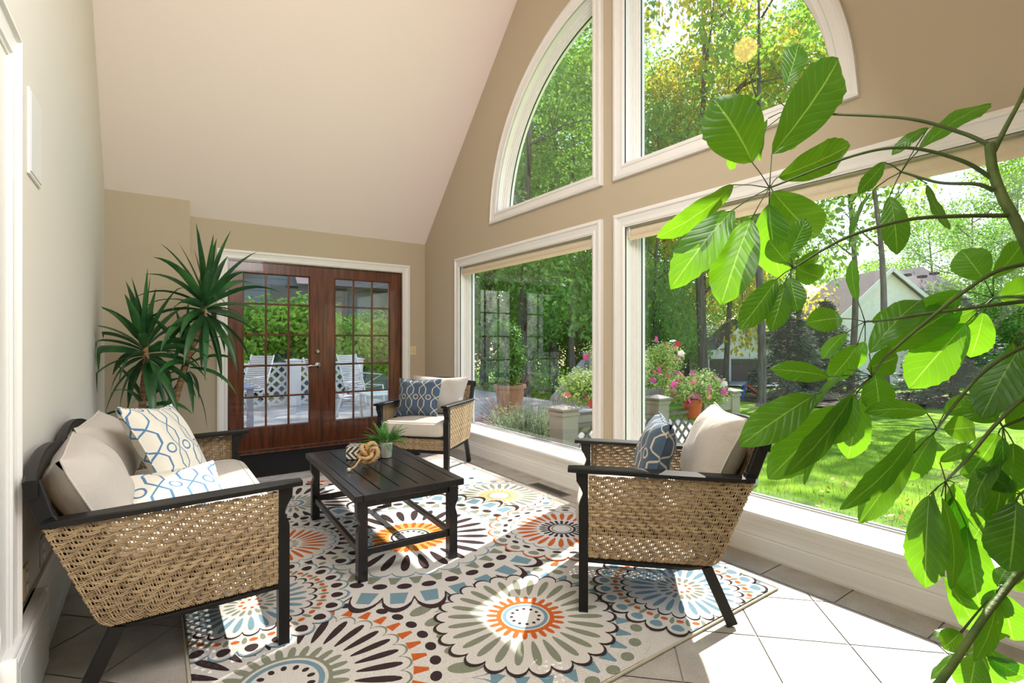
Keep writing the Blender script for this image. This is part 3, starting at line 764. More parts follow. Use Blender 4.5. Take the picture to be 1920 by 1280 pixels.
    n = 40; b = MB(); vs = []; fs = []
    for i in range(n+1):
        u = i/n; x = -hw+.0+u*W; z = topz(u); y = ybt+BOW*sin(pi*u)+(z-backh)*SLP
        hh = .05+.012*sin(pi*u); th = .03
        # small step where the camel curve starts
        if humps == 1 and (.17 < u < .83): z += .012
        for (dy, dz) in ((-th*.5, -hh), (th*.5, -hh-.004), (th*.72, 0), (th*.45, .006), (-th*.35, .006), (-th*.5, 0)): vs.append(Vector((x, y+dy, z+dz)))
    for i in range(n):
        for k in range(6): fs.append((i*6+k, i*6+(k+1) % 6, (i+1)*6+(k+1) % 6, (i+1)*6+k))
    fs.append(tuple(range(6))[::-1]); fs.append(tuple(n*6+k for k in range(6)))
    b.add(vs, fs, 0, True); b.build('top_rail', M_black, t, ang=25, recalc=True)
    b = MB(); b.box(-hw+lw, hw-lw, .05, yb0+.02, .325, .345, 0); b.build('seat_deck', M_black, t)
    return t
SEATZ = .345
def place(o, x, y, heading):        # heading = direction the front faces, degrees
    o.location = (x, y, 0.009); o.rotation_euler = (0, 0, radians(heading+90)); return o
chair = seat_unit('wicker_armchair', 'wicker armchair with dark frame seen side-on in front of the near picture window', 'armchair', .70, camel=.02)
f = Vector((cos(radians(135)), sin(radians(135)))); c = Vector((2.254, 1.393))+f*.715
place(chair, c.x, c.y, 135); chair['group'] = 'wicker armchairs'
chair2 = copy_tree(chair); chair2['label'] = 'wicker armchair with dark frame between the French doors and the far picture window'
f = Vector((cos(radians(-139)), sin(radians(-139)))); c2 = Vector((2.40, 4.66))+f*.715
place(chair2, c2.x, c2.y, -139); chair2.location.z = .001
sofa = seat_unit('wicker_loveseat', 'wicker loveseat with dark frame and curved back along the left wall', 'sofa', 1.46, backh=.765, camel=.045, humps=2)
place(sofa, .455, 2.86, 0); 
# seat cushions: each rests on its seat
def on(seat, lx, ly, lz):
    M = Matrix.Translation(seat.location)@Matrix.Rotation(seat.rotation_euler.z, 4, 'Z'); return M@Vector((lx, ly, lz))
def seat_cushion(seat, lx, W, lab):
    t = thing('seat_cushion', lab, 'cushion', on(seat, lx, .012, SEATZ+.002), seat.rotation_euler.z)
    slab_cushion(W, .57, .125, M_cush, M_pipe, t, seed=int(W*100), name='cushion_body'); return t
seat_cushion(chair, 0, .60, 'light grey seat cushion on the armchair by the near window')
seat_cushion(chair2, 0, .60, 'light grey seat cushion on the far armchair, sunlit, under the blue pillow')
seat_cushion(sofa, -0, 1.36, 'long light grey seat cushion on the loveseat')
def prop(name, seat, lx, ly, lz, lean, w, h, t, ma, pi_, lab, cat, yaw=0, roll=0, seed=0, group=None, **k):
    o = pillow(name, w, h, t, ma, pi_, None, seed=seed, **k)
    M = Matrix.Translation(on(seat, lx, ly, lz))@Matrix.Rotation(seat.rotation_euler.z+radians(yaw), 4, 'Z')@Matrix.Rotation(-radians(lean), 4, 'X')@Matrix.Rotation(radians(roll), 4, 'Y')
    o.matrix_world = M; return tag(o, lab, cat, group)
SZ = SEATZ+.14
prop('back_cushion', chair, 0, .56, SZ-.01, 24, .60, .42, .21, M_cush, M_pipe, 'plump grey back cushion on the armchair by the near window', 'cushion', seed=3, pinch=.09)
prop('back_cushion', chair2, 0.0, .56, SZ-.01, 24, .60, .40, .21, M_cush, M_pipe, 'plump grey back cushion on the far armchair behind the blue pillow', 'cushion', seed=4, pinch=.09)
prop('back_cushion', sofa, -.335, .575, SZ-.015, 25, .66, .365, .22, M_cush, M_pipe, 'plump grey back cushion on the loveseat, nearest the camera', 'cushion', seed=5, pinch=.09, yaw=3)
prop('back_cushion', sofa, .335, .575, SZ-.015, 24, .66, .375, .22, M_cush, M_pipe, 'plump grey back cushion on the loveseat, farther from the camera', 'cushion', seed=6, pinch=.09, yaw=-3)
prop('throw_pillow', sofa, -.515, .345, SZ-.015, 62, .43, .35, .14, M_tr_w, M_tr_w, 'white pillow with blue trellis print slumped against the near arm of the loveseat', 'pillow', yaw=-72, seed=7, dent=.3, pinch=.12)
prop('throw_pillow', sofa, .10, .31, SZ+.005, 30, .46, .44, .15, M_tr_w, M_tr_w, 'white pillow with blue trellis print standing at the middle of the loveseat', 'pillow', yaw=-24, roll=6, seed=8, pinch=.1)
prop('throw_pillow', chair, .02, .33, SZ-.005, 16, .40, .35, .16, M_tr_b, M_tr_b, 'blue pillow with white trellis print on the armchair by the near window', 'pillow', yaw=0, seed=9, pinch=.1)
prop('throw_pillow', chair2, -.10, .33, SZ-.005, 18, .44, .37, .15, M_tr_b, M_tr_b, 'blue pillow with white trellis print on the far armchair', 'pillow', yaw=0, seed=10, pinch=.1)

# ---------------------------------------------------------------- coffee table
M_tab = mat('table_paint', (.012, .011, .011), .24, var=.3, scale=6, stretch=(20, 1, 1), bump=.05, bscale=90)
tt = thing('coffee_table', 'dark slatted coffee table on the flowered rug', 'table', (.787, 2.435, .009), radians(-2.0))
TW, TL, TH = .60, 1.14, .441
b = MB(); b.box(0, .045, 0, TL, TH-.035, TH, 0, ch=.003); b.box(TW-.045, TW, 0, TL, TH-.035, TH, 0, ch=.003); b.box(.045, TW-.045, 0, .05, TH-.035, TH, 0, ch=.003); b.box(.045, TW-.045, TL-.05, TL, TH-.035, TH, 0, ch=.003)
b.build('top_frame', M_tab, tt)
for i in range(5):
    w_ = (TW-.09)/5; b = MB(); b.box(.045+i*w_+.0025, .045+(i+1)*w_-.0025, .052, TL-.052, TH-.02, TH-.002, 0, ch=.002); b.build('top_slat', M_tab, tt)
b = MB(); b.box(.05, TW-.05, .055, TL-.055, TH-.03, TH-.022); b.build('underboard', M_tab, tt)
b = MB()
for x in (.04, TW-.06): b.box(x, x+.02, .06, TL-.06, TH-.075, TH-.035)
for y in (.04, TL-.06): b.box(.06, TW-.06, y, y+.02, TH-.075, TH-.035)
b.build('apron', M_tab, tt)
for x in (0, 1):
    for y in (0, 1):
        L_ = .048; x0 = .028 if x == 0 else TW-.028-L_; y0 = .028 if y == 0 else TL-.028-L_
        s = -1 if y == 0 else 1; yo = y0 if y == 0 else y0+L_
        sx = -1 if x == 0 else 1
        b = MB(); pr = [(0, 0), (0, .24), (.006, .262), (.012, .28), (.008, .30), (-.004, .32), (-.006, TH-.035), (L_, TH-.035), (L_, 0)]
        xo = x0 if x == 0 else x0+L_
        M = Matrix(((-sx, 0, 0, xo), (0, 0, 1, y0), (0, 1, 0, 0), (0, 0, 0, 1)))
        b.prism(pr, 0, L_, 0, M); b.build('leg', M_tab, tt, recalc=True)
for x in (.04, TW-.065): b = MB(); b.box(x, x+.022, .07, TL-.07, .125, .16, 0, ch=.003); b.build('stretcher', M_tab, tt)
for y in (.04, TL-.065): b = MB(); b.box(.07, TW-.07, y, y+.022, .125, .16, 0, ch=.003); b.build('stretcher', M_tab, tt)
TZ = .451
# chevron box
def chev_mat():
    m = mat('chevron_inlay', lin(60, 48, 44), .35); nt = m.node_tree; N = nt.nodes; L = nt.links; b = N['Principled BSDF']
    tc = N.new('ShaderNodeTexCoord'); sp = N.new('ShaderNodeSeparateXYZ'); L.new(tc.outputs['Object'], sp.inputs[0])
    def M(op, a, bb=None):
        n = N.new('ShaderNodeMath'); n.operation = op
        for i, x in enumerate((a, bb)):
            if x is None: continue
            if isinstance(x, (int, float)): n.inputs[i].default_value = x
            else: L.new(x, n.inputs[i])
        return n.outputs[0]
    zz = M('PINGPONG', M('ADD', sp.outputs[2], sp.outputs[1]), .04); s = M('ADD', M('ADD', sp.outputs[0], zz), 1.0); s = M('FRACT', M('MULTIPLY', s, 1/.034)); s = M('LESS_THAN', s, .5)
    mx = N.new('ShaderNodeMix'); mx.data_type = 'RGBA'; L.new(s, mx.inputs[0]); mx.inputs[6].default_value = (*lin(66, 54, 50), 1); mx.inputs[7].default_value = (*lin(222, 216, 200), 1)
    L.new(mx.outputs[2], b.inputs['Base Color']); return m
M_chev = chev_mat()
cb = thing('chevron_box', 'small lidded box with black and cream chevron inlay on the coffee table', 'box', (.99, 3.225, TZ), radians(-30))
b = MB(); b.box(0, .21, 0, .12, 0, .06, 0, ch=.002); b.build('box_body', M_chev, cb)
b = MB(); b.box(-.001, .211, -.001, .121, .0615, .08, 0, ch=.002); b.build('box_lid', M_chev, cb)
# rope knot
M_rope = mat('jute_rope', lin(196, 160, 112), .9, spec=.1, bump=1.0, bscale=60, stretch=(1, 1, 1), var=.2, scale=60)
rk = thing('rope_knot', 'decorative ball knot of tan rope beside the chevron box', 'rope knot', (1.055, 3.0, TZ+.071))
b = MB(); n = 240; pts = []
for k in range(n):
    a = 2*pi*k/n
    rr_ = .034+.021*cos(4*a); p = Vector((rr_*cos(3*a), rr_*sin(3*a), .040*sin(4*a+.4)+.012*cos(3*a))); p = Matrix.Rotation(.9, 3, 'X')@Matrix.Rotation(.5, 3, 'Z')@p
    pts.append(p)
rad = [.0118+.0014*abs(sin(k*pi*.5)) for k in range(n)]
b.tube(pts, rad, 8, closed=True); b.build('rope_ball', M_rope, rk, ang=0)
b = MB(); b.tube([(-.045, -.03, -.01), (-.07, -.05, -.02), (-.10, -.065, -.05), (-.135, -.075, -.063)], .006, 6); b.build('rope_tail', M_rope, rk, ang=0)
b = MB(); b.lathe([(0, -.011), (.008, -.008), (.011, 0), (.008, .008), (0, .011)], 12, c=(-.14, -.077, -.06)); b.build('wooden_bead', mat('bead_wood', lin(226, 214, 190), .5), rk)
# fern in a metal pot
fp = thing('potted_fern', 'small green fern in a galvanised metal pot on the coffee table', 'potted plant', (1.225, 3.15, TZ))
M_galv = mat('galvanised', lin(214, 210, 202), .4, .35, var=.08, scale=12)
b = MB(); b.lathe([(0, 0), (.034, 0), (.036, .003), (.042, .098), (.044, .10), (.041, .10), (.038, .085), (0, .085)], 28); b.build('metal_pot', M_galv, fp)
b = MB(); b.lathe([(0, .088), (.0385, .086)], 16); b.build('soil', mat('soil', (.03, .02, .012), .95), fp)
M_fern = mat('fern_leaf', lin(56, 120, 50), .5, col2=lin(110, 168, 70), scale=30, trans=.3)
for k in range(60):
    a = random.uniform(0, 2*pi); el = random.uniform(.1, 1.35); L_ = random.uniform(.10, .165); b = MB()
    sp = []; p = Vector((.015*cos(a), .015*sin(a), .086)); d = Vector((cos(a)*cos(el), sin(a)*cos(el), sin(el)))
    for i in range(9):
        sp.append(p.copy()); p = p+d*(L_/8); d = (d+Vector((0, 0, -.09))).normalized()
    b.tube(sp, .0009, 4)
    for i in range(2, 9):
        t_ = (sp[min(i+1, 8)]-sp[i-1]).normalized(); sd = t_.cross(Vector((0, 0, 1))); 
        if sd.length < .1: sd = Vector((sin(a), -cos(a), 0))
        sd.normalize(); ln = .03*(1-(i-2)/9)
        for s in (-1, 1):
            q = sp[i]; tip = q+sd*s*ln+t_*ln*.8; nn = t_*.006
            b.add([q-nn, (q+tip)/2-nn*1.1+Vector((0, 0, .002)), tip, (q+tip)/2+nn*1.1], [(0, 1, 2, 3)], 0, False)
    b.build('frond', M_fern, fp, ang=0)
# ================================================================ outdoors
import numpy as np
def gz(x, y):
    d = x*CS+y*CC
    return -.9-.04*max(0, d-8)+.05*sin(x*.35)*cos(y*.3)
M_grass = mat('lawn_grass', lin(86, 124, 26), .9, spec=.05, col2=lin(136, 172, 42), scale=1.2, detail=10, bump=1.0, bscale=45)
mb = MB(); nx = ny = 70
def gp(u, v):
    x = 3.04+(u**1.8)*95; y = -35+v*140
    return Vector((x, y, gz(x, y)))
mb.grid(gp, nx, ny); struct(mb.build('lawn', M_grass, ang=0))
mb = MB(); mb.box(-60, 3.04, 6.16, 90, -1.0, -.5); struct(mb.build('ground', M_grass))
def cards(name, P, Nn, size, ma, parent=None, asp=.55, fold=.25, seed=0, dirs=None):
    """many leaves as one mesh: P positions (n,3); each leaf a folded four-triangle blade"""
    rs = np.random.RandomState(seed); n = len(P); P = np.asarray(P, dtype=float)
    nn = np.asarray(Nn, dtype=float)+rs.normal(0, .55, (n, 3)); nn /= np.linalg.norm(nn, axis=1)[:, None]
    d = rs.normal(0, 1, (n, 3)) if dirs is None else np.asarray(dirs, dtype=float)+rs.normal(0, .25, (n, 3))
    d -= nn*(d*nn).sum(1)[:, None]; d /= np.linalg.norm(d, axis=1)[:, None]
    s = np.cross(nn, d); L = (size*(.7+.6*rs.rand(n)))[:, None]
    a = P-d*L*.5; b = P+d*L*.5; m = P-nn*L*fold*.25; l = m+s*L*asp*.5+nn*L*fold*.3; r = m-s*L*asp*.5+nn*L*fold*.3
    V = np.stack([a, l, b, r, ], 1).reshape(-1, 3)
    me = bpy.data.meshes.new(name); me.vertices.add(4*n); me.vertices.foreach_set('co', V.astype(np.float32).ravel())
    idx = np.arange(n)[:, None]*4; F = np.concatenate([idx+[[0, 1, 2]], idx+[[0, 2, 3]]], 1).ravel()
    me.loops.add(6*n); me.loops.foreach_set('vertex_index', F.astype(np.int32))
    me.polygons.add(2*n); me.polygons.foreach_set('loop_start', np.arange(0, 6*n, 3, dtype=np.int32))
    me.materials.append(ma); me.update(calc_edges=True); me.validate()
    o = bpy.data.objects.new(name, me); COL.objects.link(o)
    if parent is not None: o.parent = parent
    return o
def blob_pts(rs, blobs, n, flat=1.0, fill=.35):
    P = []; Nn = []
    w = np.array([b[3]**2 for b in blobs]); w = w/w.sum(); k = rs.choice(len(blobs), n, p=w)
    d = rs.normal(0, 1, (n, 3)); d /= np.linalg.norm(d, axis=1)[:, None]
    rad = (1-fill*rs.rand(n)**1.5)*(1+.12*rs.normal(0, 1, n))
    B = np.array(blobs); C = B[k, :3]; R = B[k, 3]
    P = C+d*(R*rad)[:, None]*np.array([1, 1, flat]); N_ = d+np.array([0, 0, .5])
    return P, N_
def leafmat(name, c1, c2, tr=.55, sc=2.2, tcol=None): return mat(name, c1, .6, spec=.3, col2=c2, scale=sc, detail=5, trans=tr, tcol=tcol)
M_l1 = leafmat('oak_leaves', lin(84, 124, 52), lin(150, 182, 84), tcol=lin(160, 200, 70)); M_l2 = leafmat('maple_leaves', lin(60, 96, 48), lin(136, 172, 84), tr=.38, tcol=lin(150, 200, 80))
M_l3 = leafmat('yellowing_leaves', lin(110, 146, 60), lin(226, 200, 84), tcol=lin(214, 200, 70)); M_l4 = leafmat('spruce_needles', lin(64, 90, 70), lin(110, 136, 106), .25)
M_l5 = leafmat('hedge_leaves', lin(104, 158, 44), lin(176, 212, 84), .5, 3)
M_bark = mat('tree_bark', lin(74, 66, 58), .95, col2=lin(112, 104, 94), scale=3, stretch=(4, 4, .6), bump=.8, bscale=14)
def tree_proto(name, seed, H, tr, cb, R, nleaf, lm, lsize, nb=9, lean=(0, 0)):
    rs = np.random.RandomState(seed); t = thing(name, 'tree', 'tree')
    def trunk(z): return Vector((lean[0]*z+.12*sin(z*.5+seed), lean[1]*z+.12*cos(z*.4+seed)-.12*cos(seed), z))
    pts = [trunk(H*.85*k/14)-Vector((.12*sin(seed), 0, 0)) for k in range(15)]
    b = MB(); b.tube([pts[0]-Vector((0, 0, .6))]+pts, [tr*1.25]+[tr*(1.15 if k == 0 else 1-.8*k/14) for k in range(15)], 10)
    blobs = []
    for k in range(nb):
        z = cb+(H*.92-cb)*(k+.5)/nb; a = k*2.4+rs.rand(); f_ = sin(pi*min(1, max(.12, (z-cb)/(H-cb))))**.6
        r = R*(.35+.5*rs.rand())*f_; base = trunk(z-.08*H)
        c = Vector((base.x+r*cos(a), base.y+r*sin(a), z+.3)); 
        b.tube([base, (base+c)/2+Vector((0, 0, -.2)), c], [tr*.3, tr*.2, tr*.07], 6)
        for q in range(3):
            c2 = c+Vector(rs.normal(0, 1, 3))*R*.3; b.tube([(base+c)/2, (c+c2)/2+Vector((0, 0, .1)), c2], [tr*.12, tr*.08, tr*.03], 4)
            blobs.append((c2.x, c2.y, c2.z, R*(.20+.16*rs.rand())))
        blobs.append((c.x, c.y, c.z, R*(.26+.2*rs.rand())))
    blobs.append((trunk(H*.9).x, trunk(H*.9).y, H*.92, R*.35))
    b.build('trunk', M_bark, t, ang=0)
    P, Nn = blob_pts(rs, blobs, nleaf, .75, .6); cards('foliage', P, Nn, lsize, lm, t, seed=seed)
    return t
def spruce_proto(name, seed, H, R, n):
    rs = np.random.RandomState(seed); t = thing(name, 'tree', 'tree')
    b = MB(); b.tube([(0, 0, -.5), (0, 0, H*.5), (0, 0, H)], [.18, .11, .02], 8)
    P = []; D = []
    for k in range(int(H*4)):
        z = .3+(H-.5)*k/(H*4); L = R*(1-z/H)**.8+.15
        for q in range(6):
            a = rs.rand()*6.28; tip = Vector((L*cos(a), L*sin(a), z-.18*L)); base = Vector((0, 0, z))
            if q < 3: b.tube([base, (base+tip)/2+Vector((0, 0, .05)), tip], [.03, .02, .006], 4)
            m = max(6, int(n/(H*4*6)*(L/R+.2)*1.6))
            tt_ = rs.rand(m)**.6
            for u in tt_:
                p = base.lerp(tip, u); p = p+Vector((rs.normal(0, .10), rs.normal(0, .10), rs.normal(-.05, .08)))
                P.append(p); D.append((cos(a)+rs.normal(0, .7), sin(a)+rs.normal(0, .7), -.35))
    b.build('trunk', M_bark, t, ang=0)
    P = np.array([tuple(p) for p in P]); cards('foliage', P, np.tile([0, 0, 1.0], (len(P), 1)), .26, M_l4, t, asp=.34, seed=seed, dirs=D)
    return t
protoA = tree_proto('oak_tree', 3, 19, .24, 5.0, 5.2, 12500, M_l1, .27, 11)
protoB = tree_proto('maple_tree', 5, 16, .2, 2.6, 4.6, 12500, M_l2, .20, 11)
protoC = tree_proto('yellowing_oak_tree', 8, 19, .25, 4.5, 5.0, 13000, M_l3, .26, 11)
protoD = spruce_proto('spruce_tree', 4, 8.5, 2.6, 15000)
protoE = tree_proto('tall_bare_oak', 14, 21, .155, 8.0, 4.0, 2600, M_l1, .30, 9)
protoF = tree_proto('understory_tree', 17, 6.5, .1, .7, 3.6, 9000, M_l2, .26, 10)
used = set()
def put(proto, px, D, lab, sc=1.0, rz=None, group=None, name=None):
    o = proto if proto.name not in used and proto not in used else None
    if o is None: o = copy_tree(proto)
    used.add(proto)
    p = Vector((0, 0, 0))+Vector((ray(px, 640).x, ray(px, 640).y, 0))*D
    o.location = (p.x, p.y, gz(p.x, p.y)); o.rotation_euler = (0, 0, random.uniform(0, 6.28) if rz is None else rz); o.scale = sc if isinstance(sc, tuple) else (sc,)*3
    o['label'] = lab
    if group: o['group'] = group
    return o
put(protoB, 1243, 27, 'leafy maple behind the petunias, left of the white garage', (.46, .46, .85))
put(protoE, 1315, 31, 'slim dark trunk just left of the white garage', (.8, .8, 1))
put(protoE, 1361, 27, 'tall oak with its trunk between the two garage doors', (1, 1, 1))
put(protoE, 1427, 20.5, 'tall oak at the lawn edge right of the garage doors and the toy slide', (1.1, 1.1, 1))
put(protoE, 1594, 25, 'tall oak in front of the left slope of the neighbouring roof', (1.1, 1.1, 1))
put(protoE, 1664, 22, 'leaning tall oak in front of the neighbouring gable', (1, 1, 1)).rotation_euler = (.05, .06, 2)
put(protoB, 988, 17, 'dark-trunked maple filling the far picture window', .95)
put(protoB, 1075, 24, 'maple behind the stair railing beyond the far picture window', 1.0)
put(protoB, 905, 21, 'maple at the far left of the far picture window', 1.05)
put(protoC, 1320, 25, 'yellowing tall oak seen through the right arched window', (1, 1, 1.42))
put(protoC, 1400, 49, 'second yellowing oak at the right of the arched window', (1.3, 1.3, 1.75))
put(protoA, 1500, 34, 'tall green oak at the right curve of the arched window', (.75, .75, 1.45))
put(protoD, 1478, 24, 'dark spruce in front of the neighbouring house, nearer the garage', (.75, .75, .62))
put(protoD, 1548, 26, 'dark spruce at the foot of the neighbouring gable', (.75, .75, .6))
put(protoD, 1790, 20, 'dark spruce at the right behind the umbrella plant', (.9, .9, .55))
put(protoB, 1232, 22, 'green maple at the left edge of the near picture window', (.55, .55, .85))
spots = ((850, 34, 1.1, protoB), (945, 30, 1.15, protoB), (1040, 36, 1.3, protoA), (1125, 30, 1.15, protoA), (1180, 40, 1.35, protoA), (1225, 52, 1.5, protoB),
         (1290, 48, 1.45, protoA), (1395, 60, 1.5, protoA), (1490, 64, .95, protoB), (1570, 66, .9, protoB), (1650, 66, .95, protoB), (1745, 60, 1.1, protoA),
         (1820, 48, 1.15, protoB), (1905, 52, 1.3, protoA), (1000, 52, 1.5, protoB), (1100, 56, 1.6, protoB), (1340, 68, 1.6, protoB), (1700, 74, 1.05, protoB), (780, 38, 1.2, protoB), (1880, 40, .85, protoB))
for px, D, s, pr in spots:
    ar = 'woods seen through the far picture window' if px < 1135 else 'woods above the garage roof' if px < 1440 else 'woods behind the neighbouring roof' if px < 1735 else 'woods at the right behind the umbrella plant'
    put(pr, px, D, 'tall leafy tree in the '+ar, s, group='trees in the '+ar)
for px, D in ((800, 44), (860, 40), (930, 42), (1000, 38), (1060, 44), (1130, 40), (1190, 44), (1240, 40), (1275, 50), (1500, 56), (1760, 44), (1820, 38), (1890, 40), (1950, 36)):
    ar = 'far edge of the lawn beyond the far picture window' if px < 1135 else 'wood edge left of the garage' if px < 1440 else 'wood edge at the right behind the umbrella plant'
    put(protoF, px, D, 'low leafy tree filling the '+ar, 1.0, group='undergrowth at the '+ar)
# shrubs
def bush(name, lab, cat, loc, blobs, n, size, lm, seed, asp=.5, group=None):
    t = thing(name, lab, cat, loc, group=group); rs = np.random.RandomState(seed)
    b = MB()
    for bl in blobs:
        for q in range(3): b.tube([(0, 0, -.05), (bl[0]*.5, bl[1]*.5, bl[2]*.5), (bl[0]+rs.normal(0, bl[3]*.3), bl[1]+rs.normal(0, bl[3]*.3), bl[2]+bl[3]*.3)], [.02, .012, .004], 5)
    b.build('stems', M_bark, t, ang=0)
    P, Nn = blob_pts(rs, blobs, n, .9, .6); cards('foliage', P, Nn, size, lm, t, asp=asp, seed=seed); return t
def rblobs(seed, W, Dp, H, n, r):
    rs = np.random.RandomState(seed); return [((rs.rand()-.5)*W, (rs.rand()-.5)*Dp, .35*H+rs.rand()*H*.6, r*(.7+.6*rs.rand())) for _ in range(n)]
wy = 13.2
for i, x in enumerate((.2, 2.1, 4.1, 6.1)):
    bush('garden_shrub', 'bright green shrub behind the white lattice fence, %s' % ('furthest left', 'left of centre in the left door', 'between the two doors', 'furthest right')[i], 'shrub', (x, wy, -.3), rblobs(20+i, 2.2, 1.2, 2.3, 12, .62), 9000, .15, M_l5, 30+i)
M_mulch = mat('mulch', lin(70, 52, 44), .95, col2=lin(128, 100, 86), scale=14, bump=1, bscale=40)
def patch(name, label, kind, m, px0, px1, D0, D1, dz=.02, n=26):
    c = at((px0+px1)/2, 640, (D0+D1)/2); rx = (px1-px0)/FPX*(D0+D1)/4; ry = (D1-D0)/2
    b = MB(); vs = [Vector((c.x, c.y, 0))]
    for ring in (.5, 1.0):
        for k in range(n):
            a = 2*pi*k/n; rr = 1+.12*sin(3*a+1)+.08*sin(5*a)
            r = rx*cos(a)*rr*ring; dd = ry*sin(a)*rr*ring; vs.append(Vector((c.x+CC*r+CS*dd, c.y-CS*r+CC*dd, 0)))
    for v in vs: v.z = gz(v.x, v.y)+dz
    b.add(vs, [(0, 1+k, 1+(k+1) % n) for k in range(n)]+[(1+k, 1+n+k, 1+n+(k+1) % n, 1+(k+1) % n) for k in range(n)])
    o = b.build(name, m, ang=0); tag(o, label, None, None, kind); return o
patch('mulch_bed', 'brown mulch bed under the trees at the lawn edge', 'structure', M_mulch, 1375, 1560, 20, 27, .06)
patch('driveway', 'grey driveway in front of the garage', 'structure', mat('asphalt', lin(118, 122, 134), .9, var=.1, scale=2), 1320, 1450, 35, 44.5, .1)
patch('mulch_bed', 'mulch bed under the oaks right of the lawn', 'structure', M_mulch, 1640, 2000, 18, 26, .06)
patch('mulch_bed', 'mulch bed behind the stair railing', 'structure', M_mulch, 1000, 1300, 26, 34, .08)
# lawn blades and fallen leaves
rs = np.random.RandomState(2); n = 26000
X_ = 3.6+rs.rand(n)**1.4*13; Y_ = -3+rs.rand(n)*6.6+rs.rand(n)*(X_-3.6)*.5; Z_ = np.array([gz(a, b) for a, b in zip(X_, Y_)])+.02
cards('grass_blades', np.stack([X_, Y_, Z_], 1), rs.normal(0, 1, (n, 3))*[1, 1, .2], .075, mat('grass_blade', lin(88, 130, 24), .8, spec=.1, col2=lin(140, 172, 42), scale=2, trans=.3), asp=.09, fold=.1, dirs=np.tile([0, 0, 1.5], (n, 1)))
tag(bpy.data.objects['grass_blades'], 'short green grass blades of the lawn nearest the window', 'grass', None, 'stuff')
n = 900; X_ = 4+rs.rand(n)*12; Y_ = -2+rs.rand(n)*8; Y_ = np.where(Y_ > 3.4, Y_-3.6, Y_); Z_ = np.array([gz(a, b) for a, b in zip(X_, Y_)])+.05
cards('fallen_leaves', np.stack([X_, Y_, Z_], 1), np.tile([0, 0, 1.0], (n, 1)), .07, mat('dry_leaf', lin(196, 170, 80), .7, col2=lin(214, 150, 80), scale=3), asp=.7)
tag(bpy.data.objects['fallen_leaves'], 'yellow fallen leaves scattered over the lawn', 'leaves', None, 'stuff')

# patio and deck
M_pave = mat('patio_paver', lin(176, 168, 160), .85, var=.12, scale=5, bump=.2, bscale=40)
mb = MB(); mb.box(-6, 3.03, 6.17, 12.6, -.4, -.12); mb.box(3.05, 7.2, 3.95, 8.6, -1.5, -.12); mb.box(3.03, 7.2, 8.6, 12.6, -1.5, -.12); struct(mb.build('patio', M_pave))
M_dk = mat('weathered_deck_paint', lin(148, 140, 131), .7, var=.06, scale=5)
def post(name, lab, x, y, top, bot=-.95, w=.19, group=None, m=None):
    t = thing(name, lab, 'post', (x, y, 0)); m = m or M_dk
    b = MB(); b.box(-w/2, w/2, -w/2, w/2, bot, top-.09, 0, ch=.006); b.build('post_shaft', m, t)
    b = MB(); h = w/2; b.box(-h-.012, h+.012, -h-.012, h+.012, top-.11, top-.07, 0, ch=.006); b.box(-h-.03, h+.03, -h-.03, h+.03, top-.05, top-.03, 0, ch=.005)
    c = h+.022; b.add([(-c, -c, top-.03), (c, -c, top-.03), (c, c, top-.03), (-c, c, top-.03), (0, 0, top)], [(0, 1, 4), (1, 2, 4), (2, 3, 4), (3, 0, 4)], 0, False)
    b.box(-h, h, -h, h, top-.08, top-.04); b.build('post_cap', m, t); return t
RY = 3.85
post('deck_post', 'weathered grey deck post with flat cap just outside the far picture window', 3.36, RY, .57, w=.21)
post('deck_post', 'weathered grey deck post at the left end of the lattice rail, behind the blue pillow', 4.81, RY, .58)
post('deck_post', 'weathered grey deck post at the right end of the lattice rail, beside the lawn', 6.3, RY, .58)
def lattice_panel(name, lab, a, b_, z0, z1, m, pitch=.11, w=.035, cat='lattice fence', topw=.09):
    a = Vector(a); b_ = Vector(b_); L = (b_-a).length; d = (b_-a)/L; ang = atan2(d.y, d.x)
    t = thing(name, lab, cat, (a.x, a.y, 0), ang)
    mb = MB(); H = z1-z0
    for sgn, off in ((1, .0), (-1, .008)):
        k = -H if sgn > 0 else 0
        while k < L+(0 if sgn > 0 else H):
            # strip from (k,z0) rising to (k+sgn*H, z1), clipped to 0..L
            x0, zz0, x1, zz1 = k, z0, k+sgn*H, z1
            if sgn > 0:
                if x0 < 0: zz0 += -x0; x0 = 0
                if x1 > L: zz1 -= x1-L; x1 = L
            else:
                if x0 > L: zz0 += x0-L; x0 = L
                if x1 < 0: zz1 -= -x1; x1 = 0
            if zz1-zz0 > .03: mb.beam((x0, off, zz0), (x1, off, zz1), .006, w, up=(0, 1, 0)) if False else mb.beam((x0, off, zz0), (x1, off, zz1), w, .007, up=(0, 1, 0))
            k += pitch*1.414
    mb.build('lattice', m, t)
    for z, h in ((z1, .04), (z0, .04)): q = MB(); q.box(0, L, -topw/2, topw/2, z-h/2, z+h/2, 0, ch=.004); q.build('rail', m, t)
    return t
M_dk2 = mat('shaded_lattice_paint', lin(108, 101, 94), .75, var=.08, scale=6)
lattice_panel('lattice_rail', 'weathered deck lattice rail under the terracotta flower pots', (4.92, RY), (6.19, RY), -.5, .34, M_dk2)
lattice_panel('lattice_rail', 'weathered deck lattice rail between the two nearest deck posts', (3.48, RY), (4.70, RY), -.5, .34, M_dk2)
